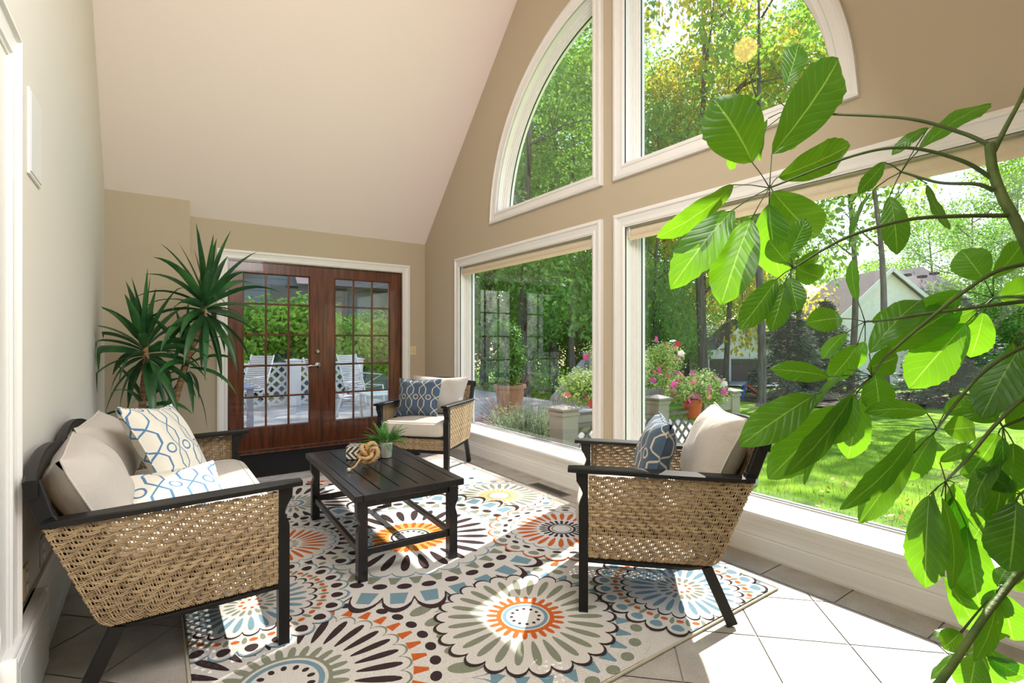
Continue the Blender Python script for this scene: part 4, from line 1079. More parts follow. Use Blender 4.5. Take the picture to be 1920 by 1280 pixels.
# petunias on the rail
M_pet = [mat('petunia_pink', lin(222, 84, 160), .6, trans=.3), mat('petunia_red', lin(214, 50, 52), .6, trans=.3), mat('petunia_salmon', lin(238, 150, 130), .6, trans=.3), mat('petunia_white', lin(240, 236, 236), .6, trans=.3)]
M_petl = leafmat('petunia_leaves', lin(112, 152, 60), lin(198, 214, 130), .4, 14)
M_terra = mat('terracotta', lin(196, 92, 56), .8, var=.08, scale=8)
def blooms(P, r, ma, parent, seed):
    rs = np.random.RandomState(seed); k = 0
    for p in P:
        b = MB(); n_ = Vector(rs.normal(0, .5, 3)+np.array([-.4, -.5, .5])).normalized(); q = n_.orthogonal().normalized(); s = n_.cross(q)
        vs = [Vector(p)-n_*r*.4]
        for i in range(15): a = 2*pi*i/15; rr = r*(1-.12*cos(5*a)); vs.append(Vector(p)+(q*cos(a)+s*sin(a))*rr+n_*.004*cos(5*a))
        b.add(vs, [(0, 1+i, 1+(i+1) % 15) for i in range(15)]); b.build('flower', ma[rs.choice(len(ma), p=[.55, .12, .2, .13])], parent, ang=0)
def planter(name, lab, x, y, z, L, nleaf, nb, seed, up=.35, terr=True, spread=.25):
    t = thing(name, lab, 'potted flowers', (x, y, z)); rs = np.random.RandomState(seed)
    b = MB()
    if terr: b.lathe([(.06, -.14), (.085, -.14), (.125, .06), (.14, .06), (.14, .09), (.12, .09), (.115, .05), (0, .05)], 20); b.build('terracotta_pot', M_terra, t)
    else: b.box(-L/2, L/2, -.10, .10, -.1, .07, 0, ch=.008); b.build('planter_box', M_dk, t)
    blobs = [((rs.rand()-.5)*L, rs.normal(0, .05), .10+rs.rand()*up, spread*(.45+.4*rs.rand())) for _ in range(9)]
    P, Nn = blob_pts(rs, blobs, nleaf, .8, .7); cards('foliage', P, Nn, .035, M_petl, t, asp=.6, seed=seed)
    P, Nn = blob_pts(rs, blobs, nb*4, .8, .05); P = P[P[:, 2] > .08]; P = P[P[:, 1] < .15][:nb]; blooms(P, .043, M_pet, t, seed); return t
planter('petunia_pot', 'terracotta pot of pink petunias hooked on the lattice rail behind the near armchair', 5.45, RY-.02, .40, .75, 4600, 28, 3, .22)
planter('petunia_planter', 'tall mass of pink and red petunias left on the rail beside the window frame', 5.0, RY+.5, .50, 1.2, 7500, 46, 4, .5, False, .36)
planter('petunia_planter', 'white and salmon petunias spilling at the right end of the lattice rail', 5.92, RY+.02, .40, .6, 3600, 20, 5, .16, False, .26)
planter('petunia_planter', 'pale pink petunias on the rail at the right edge of the far picture window', 3.84, RY+.1, .36, .6, 4600, 10, 6, .36, False, .3)
# rosemary, fountain grass, potted tree
M_ros = leafmat('rosemary_leaves', lin(128, 158, 108), lin(200, 218, 180), .4, 12)
bl = [(.35*cos(a)*r, .38*sin(a)*r, .12+.32*(1-r*.7)+.1*sin(a*3), .15) for r, a in ((0, 0), (.7, 0), (.7, 1), (.7, 2), (.7, 3), (.7, 4), (.7, 5), (1, .5), (1, 1.5), (1, 2.5), (1, 3.5), (1, 4.5), (1, 5.5))]
t = thing('rosemary_bush', 'low bushy green shrub with needle leaves just outside the far picture window', 'shrub', (3.52, 4.62, -.12)); rs = np.random.RandomState(9)
P = []; Dd = []
b = MB()
for k in range(340):
    bx = bl[rs.randint(len(bl))]; a = rs.rand()*6.28; r0 = rs.rand()*.12; p = Vector((bx[0]*.7+r0*cos(a), bx[1]*.7+r0*sin(a), bx[2]*.3)); d = Vector((bx[0]*.9+rs.normal(0, .2), bx[1]*.9+rs.normal(0, .2), 1.0)).normalized(); L_ = .30+.28*rs.rand()
    b.tube([p, p+d*L_*.5, p+d*L_], [.003, .002, .001], 4)
    for q in range(26):
        u = .15+.85*q/26; P.append(tuple(p+d*L_*u)); aa = rs.rand()*6.28; Dd.append((cos(aa)*.8+d.x, sin(aa)*.8+d.y, .7))
b.build('stems', M_bark, t, ang=0); cards('foliage', np.array(P), np.tile([0, 0, 1.], (len(P), 1)), .05, M_ros, t, asp=.2, dirs=Dd)
t = thing('fountain_grass', 'tuft of reddish ornamental grass outside the left edge of the far picture window', 'grass plant', (4.08, 5.9, -.12)); b = MB(); M_fg = mat('fountain_grass_blade', lin(196, 116, 96), .6, col2=lin(222, 190, 160), scale=8, trans=.3)
for k in range(170):
    a = rs.rand()*6.28; el = .5+rs.rand()*.95; L_ = .6+.45*rs.rand(); p = Vector((.05*cos(a), .05*sin(a), 0)); d = Vector((cos(a)*cos(el), sin(a)*cos(el), sin(el))); pts = []
    for i in range(8): pts.append(p.copy()); p = p+d*L_/7; d = (d+Vector((0, 0, -.16))).normalized()
    b.tube(pts, [.004*(1-i/8.5) for i in range(8)], 3, cap=False)
b.build('blades', M_fg, t, ang=0)
t = bush('potted_tree', 'leafy green shrub standing in a tall tan pot on the patio', 'potted plant', (4.38, 6.25, .5), [(0, 0, .25, .2), (.05, .02, .55, .24), (-.05, 0, .8, .22), (-.28, -.15, .92, .12), (.12, .1, .4, .2), (-.02, 0, .05, .16)], 3600, .06, leafmat('ficus_leaves', lin(58, 112, 42), lin(120, 168, 70), .3, 6), 11)
b = MB(); b.lathe([(0, -.62), (.15, -.62), (.22, .0), (.25, .0), (.25, .05), (.21, .05), (.2, .0), (0, .0)], 24); b.build('tan_pot', mat('tan_ceramic', lin(156, 122, 92), .7), t)
# stair railing further out
post('stair_post', 'weathered post with cap at the top of the garden stair railing', 7.72, 8.0, 1.0, -1.4, .2); post('stair_post', 'second weathered post just right of the stair railing top', 8.1, 7.75, 1.05, -1.4, .2)
t = thing('stair_railing', 'sloping stair railing with thin balusters beyond the far picture window', 'railing', (0, 0, 0)); a = at(1036, 748, 9.2); e = at(1094, 676, 10.9)
b = MB(); b.beam(a, e, .09, .05); b.build('handrail', M_dk, t); b = MB(); b.beam(a-Vector((0, 0, .5)), e-Vector((0, 0, .75)), .05, .05); b.build('bottom_rail', M_dk, t)
for k in range(15): p = a.lerp(e, (k+.5)/15); b = MB(); b.box(p.x-.015, p.x+.015, p.y-.015, p.y+.015, p.z-.5-.25*k/15, p.z); b.build('baluster', M_dk, t)
# toy slide
c = at(1405, 640, 24); s = thing('toy_slide', 'small red and blue plastic toy slide at the lawn edge', 'slide', (c.x, c.y, gz(c.x, c.y)+.06), -YAW); M_red = mat('red_plastic', lin(204, 60, 62), .4); M_blue = mat('blue_plastic', lin(56, 96, 168), .4)
b = MB(); b.beam((-.15, 0, .62), (.5, 0, .1), .34, .03); b.beam((-.15, .17, .66), (.5, .17, .14), .03, .09); b.beam((-.15, -.17, .66), (.5, -.17, .14), .03, .09); b.build('slide_chute', M_red, s)
b = MB(); b.beam((-.42, -.14, 0), (-.2, -.14, .64), .05, .09); b.beam((-.42, .14, 0), (-.2, .14, .64), .05, .09)
for k in range(4): b.box(-.42+.06*k-.02, -.38+.06*k, -.14, .14, .12+.14*k, .16+.14*k)
b.build('ladder', M_blue, s)

# ---------------------------------------------------------------- patio furniture seen through the doors
M_wh = mat('white_patio_paint', lin(222, 218, 212), .6); M_gy = mat('grey_slats', lin(150, 152, 166), .5)
lattice_panel('lattice_fence', 'white lattice fence at the back of the patio', (-.6, 11.3), (3.6, 11.3), -.1, .74, M_wh, .14, .05)
for x, l in ((2.36, 'white fence post seen in the left door, right of the lattice'), (3.66, 'white fence post seen in the right door')): post('fence_post', l, x, 11.2, .85, -.12, .24, m=M_wh)
t = thing('patio_table', 'grey slatted patio table seen through the left door', 'table', (.62, 8.5, -.12))
for k in range(6): b = MB(); b.box(-.5+.17*k, -.34+.17*k, -.75, .75, .66, .69, 0, ch=.004); b.build('table_slat', M_gy, t)
for sx in (-.44, .46):
    for sy in (-.68, .68): b = MB(); b.box(sx-.04, sx+.04, sy-.04, sy+.04, 0, .66, 0, ch=.004); b.build('leg', M_gy, t)
def stripe():
    m = mat('striped_sling', (.5, .5, .5), .8); nt = m.node_tree; N = nt.nodes; L = nt.links; b = N['Principled BSDF']; wv = N.new('ShaderNodeTexWave'); wv.inputs['Scale'].default_value = 9; wv.bands_direction = 'Z'
    tc = N.new('ShaderNodeTexCoord'); L.new(tc.outputs['Object'], wv.inputs[0]); cr = N.new('ShaderNodeValToRGB'); cr.color_ramp.interpolation = 'CONSTANT'; cr.color_ramp.elements[0].color = (*lin(120, 116, 110), 1); cr.color_ramp.elements[1].position = .45; cr.color_ramp.elements[1].color = (*lin(225, 220, 212), 1)
    L.new(wv.outputs[0], cr.inputs[0]); L.new(cr.outputs[0], b.inputs['Base Color']); return m
M_str = stripe()
def sling(x, y, rz, lab):
    t = thing('patio_chair', lab, 'patio chair', (x, y, -.12), rz)
    b = MB(); b.grid(lambda u, v: Vector(((u-.5)*.5, -.25+.5*v, .42-.05*sin(pi*v))), 4, 6); b.build('sling_seat', M_str, t)
    b = MB(); b.grid(lambda u, v: Vector(((u-.5)*.5, .25+.22*v, .42+.62*v-.0)), 4, 8); b.build('sling_back', M_str, t)
    for s in (-1, 1):
        b = MB(); b.tube([(s*.27, -.3, 0), (s*.27, -.26, .42), (s*.27, .25, .42), (s*.27, .48, 1.06)], .014, 8); b.build('side_frame', M_wh, t, ang=0)
        b = MB(); b.tube([(s*.27, .36, 0), (s*.27, .2, .42), (s*.27, -.24, .64), (s*.27, .33, .66)], .014, 8); b.build('arm_frame', M_wh, t, ang=0)
    return t
sling(2.5, 8.6, 2.1, 'striped sling patio chair seen through the right door, left half')
sling(3.5, 10.2, .5, 'striped sling patio chair farther back, behind the first patio chair')
sling(1.35, 10.6, -.9, 'striped sling patio chair seen through the left door beside the table')
t = thing('patio_side_table', 'low white patio table seen in the right side of the right door', 'table', (3.25, 8.35, -.12))
b = MB(); b.box(-.4, .4, -.3, .3, .42, .45, 0, ch=.005); b.build('table_top', M_wh, t)
for sx in (-.35, .35):
    for sy in (-.25, .25): b = MB(); b.box(sx-.02, sx+.02, sy-.02, sy+.02, 0, .42); b.build('leg', M_wh, t)

# ---------------------------------------------------------------- neighbouring buildings
M_stucco = mat('stucco', lin(240, 234, 226), .9, var=.04, scale=3, bump=.2, bscale=30); M_shing = mat('roof_shingle', lin(120, 108, 108), .95, var=.14, scale=4, stretch=(1, 1, 4), bump=.4, bscale=12)
M_gdoor = mat('garage_door_brown', lin(84, 66, 66), .6, var=.06, scale=4, stretch=(8, 1, .5)); M_dwin = mat('dark_window', (.02, .025, .03), .08); M_htrim = mat('house_trim', lin(226, 222, 218), .6)
H0 = Matrix(((CC, CS, 0, 0), (-CS, CC, 0, 0), (0, 0, 1, 0), (0, 0, 0, 1)))      # local x right, y away from the room
def hx(px, D): return (px-960)/FPX*D
def hz(py, D): return CH+(640-py)/FPX*D
hs = thing('white_house', 'white stucco house with brown garage doors and grey shingle roofs beyond the lawn', 'house')
hs.matrix_world = H0
D = 44.0; gb = -2.6; b = MB()
xa, xb_ = hx(1320, D), hx(1460, D); eave = hz(656, D); pk = hz(598, D); xp = hx(1400, D); xg0 = xp-(pk-eave); xg1 = xp+(pk-eave)
b.prism([(xa, gb), (xb_, gb), (xb_, eave), (xg1, eave), (xp, pk), (xg0, eave), (xa, eave)], 0, 9, 0, Matrix(((1, 0, 0, 0), (0, 0, 1, D), (0, 1, 0, 0), (0, 0, 0, 1))))
b.build('garage_wall', M_stucco, hs, recalc=True)
b = MB()   # garage roofs
e_ = .35
b.add([(xa-e_, D-e_, eave-.02), (xg0+.6, D-e_, eave-.02), (xg0+1.8, D+2.2, eave+1.1), (xa+1.7, D+2.2, eave+1.1), (xa-e_, D+9, eave-.02), (xa+1.7, D+6, eave+1.1), (xb_, D+6, eave+1.1), (xb_, D+2.2, eave+1.1)],
      [(0, 1, 2, 3), (0, 3, 5, 4), (3, 7, 6, 5)], 0, False)
for s in (-1, 1):
    x0 = xp+s*(pk-eave+.4); b.add([(xp, D-e_, pk+.12), (x0, D-e_, eave-.28), (x0, D+4, eave-.28), (xp, D+4, pk+.12)], [(0, 1, 2, 3)], 0, False)
b.build('garage_roof', M_shing, hs, recalc=True)
for s in (-1, 1): b = MB(); b.beam((xp, D-e_-.03, pk+.02), (xp+s*(pk-eave+.4), D-e_-.03, eave-.38), .06, .22, up=(0, 1, 0)) if False else b.beam((xp, D-e_-.03, pk), (xp+s*(pk-eave+.4), D-e_-.03, eave-.4), .2, .06, up=(0, 1, 0)); b.build('rake_board', M_htrim, hs)
b = MB(); b.box(xa-e_, xg0+.4, D-e_-.06, D-e_, eave-.2, eave, 0); b.build('eave_board', M_htrim, hs)
for (p0, p1) in ((1329.5, 1357), (1370, 1424)):
    x0, x1 = hx(p0, D), hx(p1, D); zt = hz(672.5, D)
    b = MB(); b.box(x0-.15, x0, D-.08, D, gb, zt+.2); b.box(x1, x1+.15, D-.08, D, gb, zt+.2); b.box(x0, x1, D-.08, D, zt, zt+.2); b.build('door_surround', M_htrim, hs)
    b = MB(); b.box(x0, x1, D-.04, D+.05, gb, zt); 
    for k in range(1, 4): b.box(x0, x1, D-.05, D-.035, gb+(zt-gb)*k/4-.02, gb+(zt-gb)*k/4+.02)
    g_ = b.build('garage_door', M_gdoor, hs); b = MB(); nW = max(2, int((x1-x0)/.7))
    for k in range(nW): b.box(x0+(x1-x0)*k/nW+.08, x0+(x1-x0)*(k+1)/nW-.08, D-.06, D-.045, zt-.5, zt-.18)
    b.build('door_window', M_dwin, g_)
b = MB(); b.box(hx(1397, D), hx(1403.5, D), D-.06, D, hz(634, D), hz(612, D)); b.build('gable_window', M_dwin, hs); b = MB(); b.box(hx(1393, D), hx(1406, D), D-.3, D, hz(640, D), hz(635, D)); b.build('window_box', M_gdoor, hs)
D = 40.0; xp = hx(1665, D); pk = hz(507, D); sl_ = .92; xw0 = hx(1545, D); xw1 = hx(1735, D); zl = pk-(xp-xw0)*sl_; zr = pk-(xw1-xp)*sl_*.9
b = MB(); b.prism([(xw0, gb-.3), (hx(1900, D), gb-.3), (hx(1900, D), zr), (xw1, zr), (xp, pk), (xw0, zl)], 0, 12, 0, Matrix(((1, 0, 0, 0), (0, 0, 1, D), (0, 1, 0, 0), (0, 0, 0, 1)))); b.build('main_wall', M_stucco, hs, recalc=True)
b = MB(); rz_ = hz(500, D+4)
b.add([(xw0-1, D-.5, zl-.9), (xp, D-.5, pk+.15), (xp, D+7, pk+.15), (xw0-1, D+7, zl-.9)], [(0, 1, 2, 3)], 0, False)
b.add([(xp, D-.5, pk+.15), (xw1, D-.5, zr+.15), (xw1, D+7, zr+.15), (xp, D+7, pk+.15)], [(0, 1, 2, 3)], 0, False)
A_ = (hx(1686, D+5), D+5, hz(506, D+5)); B_ = (hx(1729, D+5), D+5, hz(500, D+5)); xe = hx(1850, D)
b.add([A_, B_, (xe, D-.6, hz(575, D)), (xw1-1, D-.6, hz(575, D)), (xe+3, D+10, hz(575, D+10)), (xw1-2, D+1, hz(545, D+1))], [(0, 1, 2, 3), (1, 4, 2), (0, 3, 5)], 0, False)
b.build('main_roof', M_shing, hs, recalc=True)
for (xx, zz) in ((xw0-1, zl-.9), (xw1, zr+.15)): b = MB(); b.beam((xp, D-.55, pk+.05), (xx, D-.55, zz-.1), .28, .08, up=(0, 1, 0)); b.build('rake_board', M_htrim, hs)
for px, py in ((1700, 514), (1729, 517), (1752, 511)):
    b = MB(); q = D+2.5; b.box(hx(px-5, q), hx(px+5, q), q-.3, q+.3, hz(py+4, q), hz(py-1, q), 0, ch=.03); b.build('roof_vent', M_black, hs)
# house behind the patio hedge
nh = thing('grey_house', 'grey shingled house roof and dark windows behind the bright hedge beyond the doors', 'house', (0, 17.5, 0))
M_side = mat('grey_siding', lin(120, 126, 136), .8, var=.06, scale=3); b = MB()
b.box(-4, 9, 0, 6, -1, 4.6)
for k in range(26): b.box(-4, 9, -.02, 0, -.8+k*.2, -.8+k*.2+.17)
b.build('siding_wall', M_side, nh)
b = MB(); b.add([(-5, -.7, 3.3), (2.6, -.7, 3.3), (2.6, 4, 7.5), (-5, 4, 7.5)], [(0, 1, 2, 3)], 0, False); b.add([(3.6, -.9, 3.0), (10, -.9, 3.0), (10, 4, 7.5), (3.6, 4, 7.5)], [(0, 1, 2, 3)], 0, False); b.build('shingle_roof', M_shing, nh, recalc=True)
for x0 in (1.4, 3.0, 4.6, 6.3): b = MB(); b.box(x0, x0+.8, -.06, -.02, 1.5, 3.0); b.build('window', M_dwin, nh)
# stucco wing of this house beside the patio
hw_ = thing('house_wing', 'stucco wing of the house beside the patio, mirrored in the far picture window', 'house', (-1.35, 6.17, 0))
b = MB(); b.box(-4, 0, 0, 7, -.5, 3.3); b.build('stucco_wall', M_stucco, hw_)
b = MB(); b.box(0, .03, 2.0, 3.0, .9, 2.3); b.build('window_frame', M_trim, hw_); b = MB(); b.box(.03, .035, 2.07, 2.93, .97, 2.23); b.build('window_pane', M_dwin, hw_)
# ================================================================ indoor plants
# yucca in the far left corner
M_yl = mat('yucca_leaf', lin(30, 74, 40), .38, col2=lin(58, 112, 54), scale=5, trans=.15, spec=.5)
M_yt = mat('yucca_trunk', lin(120, 92, 66), .9, col2=lin(168, 132, 96), scale=10, stretch=(1, 1, 5), bump=1, bscale=25)
yu = thing('yucca_plant', 'tall multi-headed yucca in the far left corner beside the French doors', 'houseplant', (.12, 4.92, 0))
def yl(x, y, d): p = at(x, y, d); return p-Vector((.12, 4.92, 0))
def strap(parent, base, d, L_, w_, droop, rs, mi=None):
    n = 9; tw = rs.uniform(-.9, .9); p = Vector(base); d = Vector(d).normalized(); pts = []; ds = []
    for i in range(n+1):
        pts.append(p.copy()); ds.append(d.copy()); p = p+d*(L_/n); p.x = max(p.x, XL+.03-.12); p.y = min(p.y, YB-.16-4.92); d = (d+Vector((0, 0, -droop*(.15+i/n)))).normalized()
    vs = []; 
    for i in range(n+1):
        t_ = ds[i]; sd = t_.cross(Vector((0, 0, 1)))
        if sd.length < .05: sd = Vector((1, 0, 0)).cross(t_)
        sd.normalize(); sd = Matrix.Rotation(tw, 3, t_)@sd; up = sd.cross(t_); u = i/n
        ww = w_*.5*(min(1, .35+u*3))*(1-max(0, (u-.35)/.65)**1.6)+.0008
        fold = .35*ww
        vs += [pts[i]-sd*ww+up*fold, pts[i], pts[i]+sd*ww+up*fold]
    b = MB(); b.add(vs, [(i*3+k, i*3+k+1, (i+1)*3+k+1, (i+1)*3+k) for i in range(n) for k in (0, 1)]); return b.build('leaf', M_yl, parent, ang=0)
def head(parent, c, n, L_, rs, lo=-.5, w_=.045):
    for k in range(n):
        u = (k+.5)/n; a = k*2.399+rs.normal(0, .2); el = lo+(1.50-lo)*(u**.8)
        d = Vector((cos(a)*cos(el), sin(a)*cos(el), sin(el)))
        strap(parent, c+Vector((0, 0, -.16*(1-u)))+d*.015, d, L_*rs.uniform(.8, 1.12), w_*rs.uniform(.8, 1.2), .34*(1-u)**.8+.03+rs.rand()*.10*(el < 1.0), rs)
rs = np.random.RandomState(12)
H1 = yl(272, 640, 4.0); H2 = yl(385, 560, 4.25); H3 = yl(270, 745, 4.05)
stems = [([yl(262, 880, 4.05), yl(266, 800, 4.05), yl(268, 735, 4.03), yl(274, 680, 4.0), H1], .028), ([yl(300, 880, 4.2), yl(318, 790, 4.2), yl(336, 725, 4.22), yl(345, 690, 4.24), yl(372, 620, 4.25), H2], .026), ]
for pts, r in stems:
    q = []; 
    for i in range(len(pts)-1):
        for k in range(8): q.append(pts[i].lerp(pts[i+1], k/8))
    q.append(pts[-1]); q = [q[0]-Vector((0, 0, .35))]+q
    b = MB(); b.tube(q, [r*(1+.07*(i % 2)-.3*i/len(q)) for i in range(len(q))], 12); b.build('trunk', M_yt, yu, ang=0)
head(yu, H1, 40, .52, rs, -1.2, .06); head(yu, H2, 44, .56, rs, -1.3, .062); head(yu, yl(352, 665, 4.24), 16, .46, rs, -1.3); head(yu, H3, 12, .38, rs, -1.1)
b = MB(); pc = (H3.x+.08, H3.y); b.lathe([(0, 0), (.12, 0), (.15, .05), (.17, .3), (.18, .32), (.16, .32), (.15, .27), (0, .27)], 28, c=(pc[0], pc[1], 0)); b.build('pot', mat('dark_ceramic', (.03, .025, .02), .4), yu)

# umbrella tree at the right, close to the camera
M_sl = bpy.data.materials.new('umbrella_leaf'); M_sl.use_nodes = True
def _sl(m):
    nt = m.node_tree; N = nt.nodes; L = nt.links; b = N['Principled BSDF']; b.inputs['Roughness'].default_value = .33; b.inputs['Specular IOR Level'].default_value = .5
    uv = N.new('ShaderNodeUVMap'); uv.uv_map = 'leaf'; sp = N.new('ShaderNodeSeparateXYZ'); L.new(uv.outputs[0], sp.inputs[0])
    def M(op, a, bb=None, c=None):
        n = N.new('ShaderNodeMath'); n.operation = op
        for i, x in enumerate((a, bb, c)):
            if x is None: continue
            if isinstance(x, (int, float)): n.inputs[i].default_value = x
            else: L.new(x, n.inputs[i])
        return n.outputs[0]
    ax = M('ABSOLUTE', sp.outputs[0])            # 0 at the midrib .. 1 at the edge
    mid = M('LESS_THAN', ax, .035)
    s = M('SUBTRACT', M('MULTIPLY', sp.outputs[1], 9.0), M('MULTIPLY', ax, 2.2)); s = M('PINGPONG', s, .5)
    vein = M('LESS_THAN', s, .035); v = M('MAXIMUM', mid, M('MULTIPLY', vein, .3))
    nz = N.new('ShaderNodeTexNoise'); nz.inputs['Scale'].default_value = 6; tc = N.new('ShaderNodeTexCoord'); L.new(tc.outputs['Object'], nz.inputs[0])
    c1 = N.new('ShaderNodeMix'); c1.data_type = 'RGBA'; L.new(nz.outputs[0], c1.inputs[0]); c1.inputs[6].default_value = (*lin(18, 56, 14), 1); c1.inputs[7].default_value = (*lin(36, 86, 22), 1)
    c2 = N.new('ShaderNodeMix'); c2.data_type = 'RGBA'; L.new(v, c2.inputs[0]); L.new(c1.outputs[2], c2.inputs[6]); c2.inputs[7].default_value = (*lin(118, 158, 66), 1)
    L.new(c2.outputs[2], b.inputs['Base Color'])
    bp = N.new('ShaderNodeBump'); bp.inputs['Strength'].default_value = .9; bp.inputs['Distance'].default_value = .004; L.new(M('MINIMUM', s, .25), bp.inputs['Height']); L.new(bp.outputs[0], b.inputs['Normal'])
    t = N.new('ShaderNodeBsdfTranslucent'); c3 = N.new('ShaderNodeMix'); c3.data_type = 'RGBA'; L.new(v, c3.inputs[0]); c3.inputs[6].default_value = (*lin(146, 214, 36), 1); c3.inputs[7].default_value = (*lin(190, 240, 90), 1)
    L.new(c3.outputs[2], t.inputs[0]); mx = N.new('ShaderNodeMixShader'); mx.inputs[0].default_value = .42; L.new(b.outputs[0], mx.inputs[1]); L.new(t.outputs[0], mx.inputs[2]); L.new(mx.outputs[0], N['Material Output'].inputs[0])
_sl(M_sl)
M_st = mat('green_stem', lin(78, 98, 38), .5, col2=lin(60, 78, 34), scale=12); M_stw = mat('woody_stem', lin(70, 98, 42), .6, col2=lin(104, 122, 62), scale=14, bump=.4, bscale=60)
sch = thing('umbrella_tree', 'large umbrella plant with glossy backlit leaves at the right edge near the camera', 'houseplant', (1.40, .42, 0))
O0 = Vector((1.40, .42, 0)); KD = 1.5; nleaf = [0]
rs = np.random.RandomState(5)
def leaf(base, tip, wid, roll=0.0, droop=.06, seed=0, fold=.12):
    """leaf blade from base to tip; wid in metres; roll turns the blade about its midrib (0 = facing the window side/camera)"""
    base = Vector(base); tip = Vector(tip); d = tip-base; L_ = d.length; t = d.normalized(); r = random.Random(seed)
    view = (Vector((0, 0, CH))-(base+tip)/2).normalized()
    n = view-t*view.dot(t); n.normalize(); n = Matrix.Rotation(roll, 3, t)@n; s = t.cross(n)
    NU, NV = 8, 20; vs = []; uvs = []; ph = r.uniform(0, 6)
    for j in range(NV+1):
        v = j/NV; c = base+d*v-Vector((0, 0, 1))*0+n*(droop*L_*4*v*(1-v))
        if v < .62: k = (sin(pi/2*(v/.62)))**.62
        else: k = (cos(pi/2*((v-.62)/.38)))**.75
        k = max(k, .012)
        if v > .55: k *= 1+.05*sin(v*60+ph)          # toothed outer margin
        for i in range(NU+1):
            u = (i/NU-.5)*2
            z = fold*abs(u)*wid*.5*(1-.5*v)-.10*wid*u*u*.3+.012*L_*sin(v*16+ph+u*1.5)*abs(u)+.01*L_*cos(9*2*pi*(v-.12*abs(u))*.5)*(.3)
            vs.append(c+s*(u*wid*.5*k)+n*z-O0); uvs.append((u, v))
    W = NU+1; fs = [(j*W+i, j*W+i+1, (j+1)*W+i+1, (j+1)*W+i) for j in range(NV) for i in range(NU)]
    b = MB(); b.add(vs, fs); o = b.build('leaf', M_sl, sch, ang=0)
    ul = o.data.uv_layers.new(name='leaf')
    li = np.zeros(len(o.data.loops), dtype=np.int32); o.data.loops.foreach_get('vertex_index', li); ul.data.foreach_set('uv', np.array(uvs, dtype=np.float32)[li].ravel())
    nleaf[0] += 1
def bez(pts, n=10):
    """Catmull-Rom through the points"""
    P = [Vector(p) for p in pts]; P = [P[0]*2-P[1]]+P+[P[-1]*2-P[-2]]; out = []
    for i in range(1, len(P)-2):
        for k in range(n):
            t = k/n; a, b, c, d = P[i-1:i+3]
            out.append(.5*((2*b)+(c-a)*t+(2*a-5*b+4*c-d)*t*t+(3*b-a-3*c+d)*t**3))
    out.append(P[-2]); return out
def stem(pts, r0, r1, ma=None, name='leaf_stalk'):
    q = [p-O0 for p in bez([at(p[0], p[1], p[2]*KD) for p in pts])]; n = len(q); b = MB(); b.tube(q, [r0+(r1-r0)*i/(n-1) for i in range(n)], 8); b.build(name, ma or M_st, sch, ang=0)
stem([(1700, 1430, .78), (1722, 1330, .80), (1775, 1262, .88), (1850, 1150, .96), (1905, 1080, 1.0), (1965, 1000, 1.0), (2000, 860, .99)], .009, .011, M_stw, 'stem')
stem([(1730, 1430, .78), (1800, 1390, .86), (1960, 1300, .95), (2010, 1100, .98), (2000, 860, .98), (1990, 700, .98), (1956, 540, .98), (1912, 430, .98), (1880, 370, .99), (1862, 320, 1.0), (1855, 268, 1.0)], .020, .0125, M_stw, 'stem')
stem([(1862, 285, 1.0), (1885, 240, 1.0), (1925, 160, 1.0), (1950, 60, 1.0)], .008, .004, M_stw)
